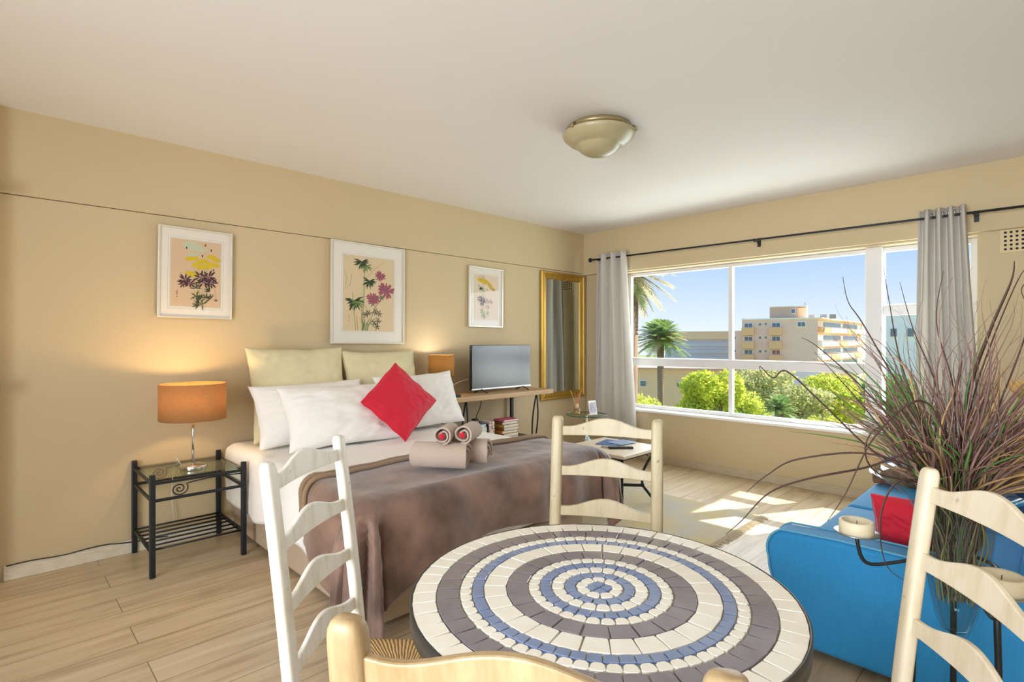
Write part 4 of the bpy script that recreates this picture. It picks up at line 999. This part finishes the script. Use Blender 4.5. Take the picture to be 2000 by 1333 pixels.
pillow('cushion', 'red cushion on the blue sofa seat beside the near armrest', Mred, (-.41, 2.70, .383), pi + .1, -.24, .05, .30, .28, .15, 5.2, .04, Mredpipe, 'red cushions', 'cushion')
pillow('cushion', 'pale blue cushion with corded edge leaning on the sofa back at the far end', Mlightblue, (-.27, 3.90, .385), -R9 - .15, -.18, .0, .5, .48, .18, 7.7, .03, Mlightblue, 'cushions on the sofa', 'cushion')
pillow('cushion', 'small red cushion at the far end of the sofa, behind the grasses', Mred, (-.42, 4.21, .385), pi - .1, -.2, .0, .32, .28, .10, 2.7, .04, Mredpipe, 'red cushions', 'cushion')
th_ = tag(empty('rolled_throw', (-.66, 4.08, .384)), 'brown rolled blanket on the far end of the sofa seat', 'blanket')
tb = MB(); sp_ = []
N = 110; vs = []
for i in range(N + 1):
    t = i / N; a = t * 4 * 2 * pi; r_ = .012 + .058 * t; r2 = r_ - .010
    for q, xx in ((r_, -.19), (r2, -.19), (r2, .19), (r_, .19)): vs.append((xx, q * cos(a), .071 + q * sin(a)))
normals(tb.add(vs, [(i * 4 + j, i * 4 + (j + 1) % 4, (i + 1) * 4 + (j + 1) % 4, (i + 1) * 4 + j) for i in range(N) for j in range(4)] + [(0, 3, 2, 1), (N * 4, N * 4 + 1, N * 4 + 2, N * 4 + 3)]).obj('rolled_cloth', mat('brown_throw', '6B4636', .9, noise_=(40, .3, (1, 1, 1)), col2='94705A'), th_, True))

# ------------------------------------------------------------------ vase on iron stand with candles
VC = Vector((-.219, 1.995, 0))
def lat(l, d): return RGT * l + FWD * d      # offset to the right of / away from the camera
vs_ = tag(empty('vase_stand', VC), 'black iron tripod stand holding the tall glass vase', 'vase stand')
MB().tube([(.092 * cos(t), .092 * sin(t), .665) for t in [2 * pi * i / 32 for i in range(32)]], .006, 8, closed=True).obj('ring', Mblack, vs_, True)
dl = lat(1.036, 1.62) - lat(.823 * 1.55, 1.55); dr_ = lat(1.13, 1.244) - lat(.823 * 1.55, 1.55)
d3 = lat(.25, .22)
dirs = [dl, dr_, d3]
for k, d in enumerate(dirs):
    u = Vector((d.x, d.y, 0)).normalized(); L = Vector((d.x, d.y, 0)).length
    pts = [u * .095 + Vector((0, 0, .66)), u * (.095 + (L - .095) * .25) + Vector((0, 0, .655)), u * (.095 + (L - .095) * .5) + Vector((0, 0, .64)), u * (.095 + (L - .095) * .8) + Vector((0, 0, .66)), u * L + Vector((0, 0, .715))]
    pts = bez(pts[0], pts[0] + u * (L * .5) + Vector((0, 0, -.03)), u * L * .95 + Vector((0, 0, .60)), pts[-1], 14)
    MB().tube(pts, .0055, 8).obj('candle_arm', Mblack, vs_, True)
    MB().lathe([(0, .715), (.035, .715), (.058, .722), (.06, .726), (.035, .719), (0, .719)], 28, (u.x * L, u.y * L, 0)).obj('candle_dish', mat('dish_metal', '9AA0A6', .3, metal=.8) if k == 0 else MATS['dish_metal'], vs_, True)
    lb = ['ivory pillar candle on the stand dish in front of the sofa arm', 'ivory pillar candle on the stand dish behind the right-hand chair', 'ivory pillar candle on the stand dish hidden behind the vase'][k]
    if k < 2:
        c_ = tag(empty('candle', VC + u * L + Vector((0, 0, .7195))), lb, 'candle', 'candles on the vase stand')
        MB().lathe([(0, 0), (.044, 0), (.046, .003), (.046, .038), (.043, .041), (.036, .040), (.033, .030), (0, .028)], 32).obj('wax', Mcandle, c_, True)
        MB().tube([(0, 0, .028), (.001, 0, .04)], .001, 5).obj('wick', Mplastic, c_)
for a in (lat(-.06, .02), lat(.035, -.085), lat(.06, .08)):
    u = Vector((a.x, a.y, 0)).normalized()
    wd = .012 if a.y < 0 or True else .006
    pts = [u * .096 + Vector((0, 0, .67)), u * .10 + Vector((0, 0, .5)), u * .105 + Vector((0, 0, .3)), u * .13 + Vector((0, 0, .12)), u * .17 + Vector((0, 0, .01))]
    MB().tube(pts, [.008] * 5, 8, flat=1.0).obj('leg', Mblack, vs_, True)
gv = tag(empty('glass_vase', VC + Vector((0, 0, .44))), 'tall clear glass trumpet vase with a wide flared rim', 'vase')
pr = [(0, .002), (.012, .0), (.03, .02), (.048, .07), (.062, .14), (.077, .215), (.088, .30), (.096, .36), (.115, .40), (.155, .432), (.200, .455), (.209, .460),
      (.206, .4635), (.155, .438), (.112, .405), (.092, .362), (.084, .30), (.073, .215), (.058, .14), (.044, .075), (.026, .028), (0, .02)]
MB().lathe(pr, 64).obj('vase_glass', Gvase, gv, True)

# dried grasses
gb = tag(empty('dried_grasses', VC + Vector((0, 0, .55))), 'large spray of brown, tan and green dried grasses in the glass vase', 'dried flowers')
GZ = .55
def blade(mb, pts, w0, face, mi=0, taper=(.5, 1, .05)):
    """ribbon along pts; a 3-sided tube for some body"""
    k = len(pts); rs = []
    for i in range(k):
        t = i / (k - 1); wq = taper[0] + (taper[1] - taper[0]) * t / .5 if t < .5 else taper[1] + (taper[2] - taper[1]) * (t - .5) / .5
        rs.append(max(.0004, w0 * wq))
    pts = [Vector(p) for p in pts]; vs = []; ax0 = face
    for i, p in enumerate(pts):
        t = pts[min(i + 1, k - 1)] - pts[max(i - 1, 0)]; t.normalize(); s = t.cross(ax0); 
        if s.length < .05: s = t.orthogonal()
        s.normalize(); nn = s.cross(t).normalized(); r_ = rs[i]
        vs += [p + s * r_, p + nn * r_ * .12, p - s * r_, p - nn * r_ * .12]
    fs = [(i * 4 + j, i * 4 + (j + 1) % 4, (i + 1) * 4 + (j + 1) % 4, (i + 1) * 4 + j) for i in range(k - 1) for j in range(4)]
    mb.add(vs, fs, mi)
rr = random.Random(21)
def rand_face(r): return Vector((r.uniform(-1, 1), r.uniform(-1, 1), r.uniform(-.3, .3))).normalized()
def tuft(mb, n, hmin, hmax, spr, w0, w1, seed, wob=.02, bias=(0, 0)):
    r = random.Random(seed)
    for _ in range(n):
        a = r.uniform(0, 2 * pi); rad = r.uniform(0, .055)
        a0 = a + r.uniform(-2.2, 2.2); r0 = r.uniform(0, .035); b0 = Vector((r0 * cos(a0), r0 * sin(a0), r.uniform(.0, .07)))
        neck = Vector((rad * 1.5 * cos(a), rad * 1.5 * sin(a), .30)); am_ = a + r.uniform(-.9, .9); mid_ = Vector((min(rad * 1.3, .055) * cos(am_), min(rad * 1.3, .055) * sin(am_), .17))
        h_ = r.uniform(hmin, hmax); s = spr * sqrt(r.uniform(.02, 1)); a2 = a + r.gauss(0, .35)
        tip = Vector((s * cos(a2) + bias[0], s * sin(a2) + bias[1], .30 + h_ * (1 - .35 * (s / spr) ** 2)))
        m1 = neck + Vector((cos(a2) * s * .18, sin(a2) * s * .18, h_ * .35)); 
        pts = [b0, b0 * .45 + mid_ * .55, mid_, mid_ * .45 + neck * .55] + bez(neck, m1, m1 + (tip - m1) * .55 + Vector((0, 0, r.uniform(-.02, .08))), tip, 12, wob, r)
        blade(mb, pts, r.uniform(w0, w1), rand_face(r))
br = MB(); tuft(br, 190, .22, .68, .42, .0015, .0042, 1, .03); tuft(br, 90, .15, .48, .34, .003, .008, 2, .02)
tn = MB(); tuft(tn, 90, .10, .5, .36, .002, .0062, 3, .025)
gn = MB(); tuft(gn, 46, .2, .56, .34, .0025, .006, 4, .02, (-.08, -.05))
# long arching blades reaching left over the sill, and other outstanding ones: (lateral, away, height) from the vase axis
LB = [[(-.02, 0, .3), (-.16, -.1, .45), (-.36, -.15, .42), (-.52, -.18, .40), (-.63, -.2, .37), (-.70, -.2, .30), (-.74, -.2, .265)],
      [(-.02, 0, .3), (-.12, -.1, .52), (-.26, -.2, .60), (-.40, -.25, .52), (-.50, -.3, .40), (-.545, -.3, .33)],
      [(-.03, 0, .3), (-.22, .0, .42), (-.42, .05, .40), (-.52, .05, .35), (-.58, .05, .30)],
      [(-.03, 0, .3), (-.16, -.05, .46), (-.30, -.05, .62), (-.42, -.05, .73), (-.47, -.05, .76)],
      [(-.02, 0, .3), (-.12, -.05, .48), (-.22, -.05, .66), (-.30, -.05, .80), (-.34, -.05, .86), (-.355, -.05, .93)],
      [(-.03, 0, .3), (-.2, .05, .42), (-.36, .05, .57), (-.46, .05, .66), (-.50, .05, .64), (-.54, .05, .675), (-.53, .05, .64)],
      [(-.03, 0, .3), (-.2, -.05, .45), (-.33, -.06, .60), (-.44, -.06, .72)],
      [(-.02, 0, .3), (-.1, 0, .52), (-.16, 0, .70), (-.19, 0, .86), (-.21, 0, .98)],
      [(-.04, 0, .3), (-.18, -.04, .36), (-.24, -.05, .30), (-.25, -.05, .2), (-.23, -.05, .12), (-.18, -.05, .08)],
      [(-.04, 0, .3), (-.2, .03, .36), (-.26, .0, .44), (-.22, .0, .5), (-.16, 0, .42)],
      [(.0, 0, .3), (.04, 0, .6), (.10, 0, .78), (.16, 0, .92), (.17, 0, .98)],
      [(.01, 0, .3), (.06, .02, .55), (.12, .02, .74), (.20, .02, .93), (.22, .0, .97)],
      [(.02, 0, .3), (.12, 0, .55), (.21, 0, .80), (.19, 0, .90), (.24, 0, .93)],
      [(.0, 0, .3), (-.02, -.02, .6), (-.07, -.02, .80), (-.05, -.02, .95)],
      [(-.01, 0, .3), (-.05, 0, .6), (-.12, 0, .78), (-.16, 0, .92)]]
lg_ = MB()
for k, q in enumerate(LB):
    P = [Vector((0, 0, .0))] + [lat(a, b) + Vector((0, 0, c_)) for a, b, c_ in q]; pts = []
    for i in range(len(P) - 1):    # catmull-rom
        p0, p1, p2, p3 = P[max(i - 1, 0)], P[i], P[i + 1], P[min(i + 2, len(P) - 1)]
        for s in range(6):
            t = s / 6; pts.append(.5 * ((2 * p1) + (p2 - p0) * t + (2 * p0 - 5 * p1 + 4 * p2 - p3) * t * t + (3 * p1 - p0 - 3 * p2 + p3) * t ** 3))
    pts.append(P[-1]); blade(lg_, pts, .0028 if k != 10 else .0055, FWD * -1 + Vector((0, 0, .3)), taper=(.8, 1, .25))
lg_.obj('long_blades', mat('dark_dried_blade', '3C2B28', .7, noise_=(9, .5, (1, 1, .3)), col2='5E4640'), gb, True); br.obj('brown_blades', Mbl_br, gb, True); tn.obj('tan_blades', Mbl_tan, gb, True); gn.obj('green_blades', Mbl_gr, gb, True)
cs_ = MB(); r = random.Random(8)
for k in range(14):
    a = r.uniform(0, 6.28); x0, y0 = .04 * cos(a), .04 * sin(a); h_ = r.uniform(.3, .55); ph = r.uniform(0, 6)
    cs_.tube([(x0 * (1 + t) + .025 * sin(t * 9 + ph) * t, y0 * (1 + t) + .025 * cos(t * 8 + ph) * t, .0 + t * h_) for t in [i / 24 for i in range(25)]], .0022, 5)
cs_.obj('curly_stems', MATS['tan_dried_blade'], gb, True)
fl = MB(); r = random.Random(6)
for (la, aw, z0) in ((.205, -.04, .43), (.16, .0, .34), (.235, -.02, .55)):
    c0 = lat(la, aw) + Vector((0, 0, z0))
    for k in range(7):
        a = 2 * pi * k / 7 + r.uniform(-.2, .2); L = r.uniform(.07, .10); dv = Vector((cos(a), sin(a), r.uniform(.1, .8))); sd_ = Vector((-sin(a), cos(a), 0)); vs = []
        for i in range(7):
            t = i / 6; ww = .035 * sin(pi * min(.97, t * .8 + .12)); c1 = c0 + dv * L * t + Vector((0, 0, .03 * t * t))
            for s in (-1, -.5, 0, .5, 1): vs.append(c1 + sd_ * ww * s + Vector((0, 0, .018 * abs(s) ** 2 + .004 * sin(s * 8 + t * 5))))
        fl.add(vs, [(i * 5 + j, i * 5 + j + 1, (i + 1) * 5 + j + 1, (i + 1) * 5 + j) for i in range(6) for j in range(4)])
    fl.tube([(0, 0, .1), c0 * .5 + Vector((0, 0, .1)), c0], .003, 6)
fl.obj('tan_flowers', Mpetal, gb, True)

# ------------------------------------------------------------------ outside
GR = -8.0
g = MB().box((0, 160, GR - .1), (500, 300, .2)).obj('outside_ground', Mgrass); struct(g); g.name = 'trim_4'
def out(px, dep, z=0): l = (px - 1000) / FPX * dep; return lat(l, dep) + Vector((0, 0, z))
def zo(py, dep): return EYE.z + (666.5 - py) / FPX * dep
def bmat(ang): return Matrix.Rotation(ang, 3, 'Z')
def yawof(): return YAW
def building(label, name='apartment_building'):
    return tag(empty(name, (0, 0, 0)), label, 'building')
Dp = 105.0; k_ = Dp / FPX
O = out(1597, Dp); ab = building('pink apartment block with orange balcony panels seen through the window'); ab.location = (O.x, O.y, GR); ab.rotation_euler = (0, 0, YAW - .53)
# local: x to the right of view, y away, z up from ground
def lz(py): return zo(py, Dp) - GR
def lx(px): return (px - 1597) * k_
MB().bb(lx(1460), lx(1597), 0, 16, 0, lz(622.5)).obj('main_block', Mpink, ab)
MB().bb(lx(1436), lx(1460), .6, 14, 0, lz(645)).obj('side_block', Mpink, ab)
MB().bb(lx(1459), lx(1598), -.25, 16.2, lz(622.5), lz(620.3)).obj('roof_edge', Mwhitewall, ab)
ph_ = MB().bb(lx(1511), lx(1562), 1.5, 9, lz(620), lz(597)).obj('penthouse', mat('tan_render', 'DDB89E', .9), ab)
MB().bb(lx(1562), lx(1577), 2.5, 9, lz(620), lz(599)).obj('penthouse_lit_side', Mpeach, ab)  # side face of the penthouse, its sunlight put in as a paler colour
MB().bb(lx(1510), lx(1578), 1.3, 9.2, lz(597), lz(595.6)).obj('penthouse_roof', Mwhitewall, ab)
MB().tube([(lx(1574), 4, lz(597)), (lx(1574), 4, lz(587))], .12, 6).obj('antenna', Mroofgrey, ab)
for a, b in ((1581, 1591), (1601, 1612), (1617, 1628)): MB().bb(lx(a), lx(b), 3, 4, lz(622), lz(613.5)).obj('roof_box', Mroofgrey, ab)
def win(x0, x1, z0, z1, y, parent, rot=None, col=Mdglass):
    w_ = MB().bb(x0, x1, y - .12, y, z0, z1).obj('window', Mwhitewall, parent)
    m_ = (x1 - x0) * .1; hz_ = (z1 - z0) * .12
    xm = (x0 + x1) / 2
    MB().bb(x0 + m_, xm - m_ * .3, y - .18, y - .1, z0 + hz_, z1 - hz_).bb(xm + m_ * .3, x1 - m_, y - .18, y - .1, z0 + hz_, z1 - hz_).obj('pane', col, w_)
for bi, (a, b) in enumerate(((1460.5, 1484), (1512, 1535))):
    for r_ in range(5):
        t = 627.5 + 27.5 * r_
        MB().bb(lx(a), lx(b), -1.3, 0, lz(t + 27.2), lz(t + 12)).obj('balcony_panel', Morange, ab)
        win(lx(a + 3), lx(b - 2), lz(t + 11.5), lz(t + 1.5), -.15, ab, col=Mdglass if (bi, r_) != (1, 2) else mat('red_curtain_pane', 'A86A6A', .4))
for r_ in range(4):
    t = 629 + 27.5 * r_
    win(lx(1492), lx(1497), lz(t + 7), lz(t), 0, ab); win(lx(1503), lx(1507), lz(t + 6), lz(t), 0, ab)
    if r_: win(lx(1438), lx(1448), lz(t + 8 - 1), lz(t), .6, ab)
win(lx(1561), lx(1577), lz(639), lz(628), 0, ab)
win(lx(1550), lx(1558), lz(612), lz(601), 1.5, ab)
# receding wing with balconies
wg = MB(); ang = atan2(33, 31) + .53; L = 46
wing = empty('balcony_wing', (lx(1597), 0, 0), ang); wing.parent = ab
MB().bb(0, L, .8, 14, 0, lz(622)).obj('wing_wall', Mpeach, wing)
for f_i in range(5):
    zt = lz(622) - 2.75 * f_i
    for c_i in range(6):
        x0 = 1 + c_i * 7.4
        MB().bb(x0, x0 + 6.4, -.6, .8, zt - 2.75, zt - 1.75).obj('balcony', Morange if (c_i + f_i) % 3 == 0 else Mwhitewall, wing)
    win(3, L - 3, zt - 1.6, zt - .4, .8, wing)
MB().bb(-.2, L + .3, -.8, 14, lz(622), lz(620.5)).obj('wing_roof', Mwhitewall, wing)

sd_ = building('long low hall with ribbed lavender-grey cladding behind the palm', 'ribbed_hall'); d_ = 140.; O = out(1330, d_); sd_.location = (O.x, O.y, GR); sd_.rotation_euler = (0, 0, YAW - .3)
kk = d_ / FPX
rb = MB()
for i in range(22):
    z_ = zo(663, d_) - GR - i * .9; rb.bb(-30 * kk, 106 * kk, -.35 if i % 2 else 0, 10, z_ - .9, z_)
rb.obj('ribbed_wall', Mlav, sd_)
MB().bb(-30 * kk, 106 * kk, -.6, 10, zo(663, d_) - GR, zo(649, d_) - GR).obj('upper_band', Mpeach, sd_)
MB().bb(-30 * kk, 106 * kk, -.8, 10, zo(649, d_) - GR, zo(647.5, d_) - GR).obj('roof_edge', Mwhitewall, sd_)
lh = building('low peach-coloured house behind the green trees at left', 'low_house'); d_ = 48.; O = out(1300, d_); lh.location = (O.x, O.y, GR); lh.rotation_euler = (0, 0, YAW - .28); kk = d_ / FPX
MB().bb(-70 * kk, 135 * kk, 0, 8, 0, zo(722, d_) - GR).obj('house_wall', Mpeach, lh)
MB().bb(-72 * kk, 137 * kk, -.4, 8.4, zo(722, d_) - GR, zo(718.5, d_) - GR).obj('roof', mat('salmon_roof', 'DDB4A0', .9), lh)
for a in (-49, 20, 80): win(a * kk, (a + 13) * kk, zo(757, d_) - GR, zo(744, d_) - GR, 0, lh)
gw = building('pale lavender garage block between the trees', 'garage'); d_ = 60.; O = out(1580, d_); gw.location = (O.x, O.y, GR); gw.rotation_euler = (0, 0, YAW - .5); kk = d_ / FPX
MB().bb(-45 * kk, 24 * kk, 0, 6, 0, zo(726, d_) - GR).obj('garage_wall', Mlav, gw); MB().bb(24.2 * kk, 80 * kk, .5, 6, 0, zo(722, d_) - GR).obj('side_wall', Mpeach, gw)
wb = building('white house beyond the right-hand window pane', 'white_house'); d_ = 40.; O = out(1765, d_); wb.location = (O.x, O.y, GR); wb.rotation_euler = (0, 0, YAW - .66); kk = d_ / FPX
MB().bb(-30 * kk, 140 * kk, 0, 8, 0, zo(600, d_) - GR).obj('house_wall', Mwhitewall, wb); MB().bb(-32 * kk, 142 * kk, -.3, 8, zo(600, d_) - GR, zo(596, d_) - GR).obj('roof_edge', Mpeach, wb)
for a in (-22, 5, 30): win(a * kk, (a + 12) * kk, zo(660, d_) - GR, zo(640, d_) - GR, 0, wb)

def crown(mb, c, R_, n, r, leaf=.1):
    for _ in range(n):
        v = Vector((r.gauss(0, 1), r.gauss(0, 1), r.gauss(0, 1))).normalized(); q = r.uniform(.62, 1.0) ** .5
        p = Vector(c) + Vector((v.x * R_[0], v.y * R_[1], v.z * R_[2])) * q * (1 + .18 * noise.noise(v * 3 + Vector(c)))
        a = Vector((r.uniform(-1, 1), r.uniform(-1, 1), r.uniform(-.6, 1))).normalized(); b = v.cross(a)
        if b.length < .1: continue
        b.normalize(); s = leaf * r.uniform(.6, 1.4); a = (a + v * .4).normalized()
        mb.add([p, p + a * s * .5 + b * s * .28, p + a * s, p + a * s * .5 - b * s * .28], [(0, 1, 2, 3)])
def tree(label, px, py, dep, rx, ry, m, n=2600, leaf=.28, seed=1, blobs=7):
    """crown centre at pixel, radii in metres"""
    r = random.Random(seed); c0 = out(px, dep, zo(py, dep)); o = tag(empty('leafy_tree', (c0.x, c0.y, GR)), label, 'tree', 'trees outside the window')
    mb = MB(); cz = c0.z - GR
    for b_ in range(blobs):
        a = r.uniform(0, 6.28); q = r.uniform(.2, .62)
        crown(mb, (rx * q * cos(a), rx * q * sin(a), cz + ry * r.uniform(-.45, .5)), (rx * r.uniform(.4, .6), rx * r.uniform(.4, .6), ry * r.uniform(.4, .58)), n // blobs, r, leaf)
    mb.obj('crown', m, o)
    t = MB().tube([(0, 0, 0), (.1, 0, cz * .5), (0, .1, cz * .9)], [.22, .16, .1], 8)
    for _ in range(5):
        a = r.uniform(0, 6.28); t.tube([(0, 0, cz * .7), (rx * .4 * cos(a), rx * .4 * sin(a), cz + ry * r.uniform(-.1, .4))], [.08, .03], 6)
    t.obj('trunk', Mtrunk, o, True)
TR_ = [('bright yellow-green tree in the lower left window pane, beside the mullion', 1385, 785, 22, 1.35, 1.35, Mleaf1, 6000, .17, 1),
       ('yellow-green bushy tree at the left edge of the lower pane', 1266, 812, 25, 1.25, 1.0, Mleaf1, 4200, .15, 2),
       ('lime green bush low in the left pane between two taller trees', 1330, 835, 18, 1.0, .7, Mleaf1, 3600, .14, 3),
       ('bright green tree just right of the window mullion', 1450, 800, 26, 1.2, 1.45, Mleaf1, 4500, .16, 4),
       ('olive grey-green tree behind the right lower pane', 1500, 760, 39, 2.7, 1.8, Mleaf2, 6000, .22, 5),
       ('yellow-green round tree at the right behind the grasses', 1650, 790, 30, 2.2, 1.7, Mleaf1, 5500, .22, 6),
       ('olive tree between the mullion tree and the garage', 1570, 800, 28, 1.6, 1.3, Mleaf2, 4500, .2, 7),
       ('bright lime hedge along the bottom of the right pane', 1610, 850, 20, 1.5, .75, Mleaf1, 5000, .15, 8),
       ('deep green shrub low behind the middle of the right pane', 1470, 850, 18, 1.0, .7, Mleaf3, 3600, .15, 9),
       ('dark olive tree at far right behind the vase grasses', 1760, 790, 26, 2.0, 1.6, Mleaf3, 4200, .22, 10)]
for a in TR_: tree(a[0], *a[1:])

def frond(mb, base, az, el_, L, droop, r, leafl=.5, n=26, sc=1):
    pts = []; d = Vector((cos(az) * cos(el_), sin(az) * cos(el_), sin(el_)))
    for i in range(n + 1):
        t = i / n; pts.append(base + d * L * t + Vector((0, 0, -droop * L * t * t)))
    mb.tube([pts[0], pts[n // 2], pts[-1]], [.03 * sc, .02 * sc, .006 * sc], 4)
    for i in range(3, n + 1):
        t = i / n; tg_ = (pts[i] - pts[i - 1]).normalized(); s = tg_.cross(Vector((0, 0, 1))).normalized(); l = leafl * (1 - .55 * abs(2 * t - .9)) 
        for sg in (-1, 1):
            a = (s * sg * .8 + tg_ * .75 + Vector((0, 0, -.15 + r.uniform(-.1, .2)))).normalized() * l; w_ = tg_ * .035 * sc
            mb.add([pts[i] - w_, pts[i] + w_, pts[i] + a * .6 + w_ * .8, pts[i] + a, pts[i] + a * .6 - w_ * .8], [(0, 1, 2, 3, 4)])
def palm(label, px, py, dep, R_, seed, n=70, dry=.15, name='palm_tree', tr=.28, leafl=None, orange=True, elmin=-.5):
    r = random.Random(seed); c0 = out(px, dep, zo(py, dep)); o = tag(empty(name, (c0.x, c0.y, GR)), label, 'palm tree', 'palms outside the window'); cz = c0.z - GR
    g_, d_ = MB(), MB(); B = Vector((0, 0, cz))
    for i in range(n):
        e = elmin + (1.45 - elmin) * (i / n) ** .9; az = i * 2.399 + r.uniform(-.2, .2)
        frond(d_ if r.random() < dry else g_, B, az, e, R_ * r.uniform(.85, 1.08), .35 if e > .3 else .22, r, leafl or R_ * .3, sc=R_ / 2.2)
    g_.obj('green_fronds', Mpalm, o)
    if dry: d_.obj('dry_fronds', Mpalmd, o)
    if orange:
        q = MB()
        for i in range(26):
            a = r.uniform(0, 6.28); e = r.uniform(-.1, .9); dv = Vector((cos(a) * cos(e), sin(a) * cos(e), sin(e))) * R_ * .42
            q.tube([B, B + dv * .6, B + dv + Vector((0, 0, -.15 * R_))], [.03, .05, .09], 5)
        q.obj('fruit_stalks', Mpalmo, o)
    MB().tube([(0, 0, 0), (0, 0, cz * .5), (0, 0, cz)], [tr * 1.1, tr, tr * 1.25], 10).obj('trunk', Mtrunk, o, True)
palm('round-crowned date palm with orange stalks left of the mullion', 1290, 662, 44, 2.35, 5, 95, .08, tr=.24)
palm('tall palm with pale drooping fronds at the top left of the window', 1230, 528, 15, 1.25, 9, 70, .85, tr=.2, orange=False, elmin=-1.1, leafl=.42)
palm('small spiky fan palm low in the right pane', 1522, 800, 16, .62, 3, 46, 0, name='fan_palm', tr=.1, orange=False, elmin=-.3)
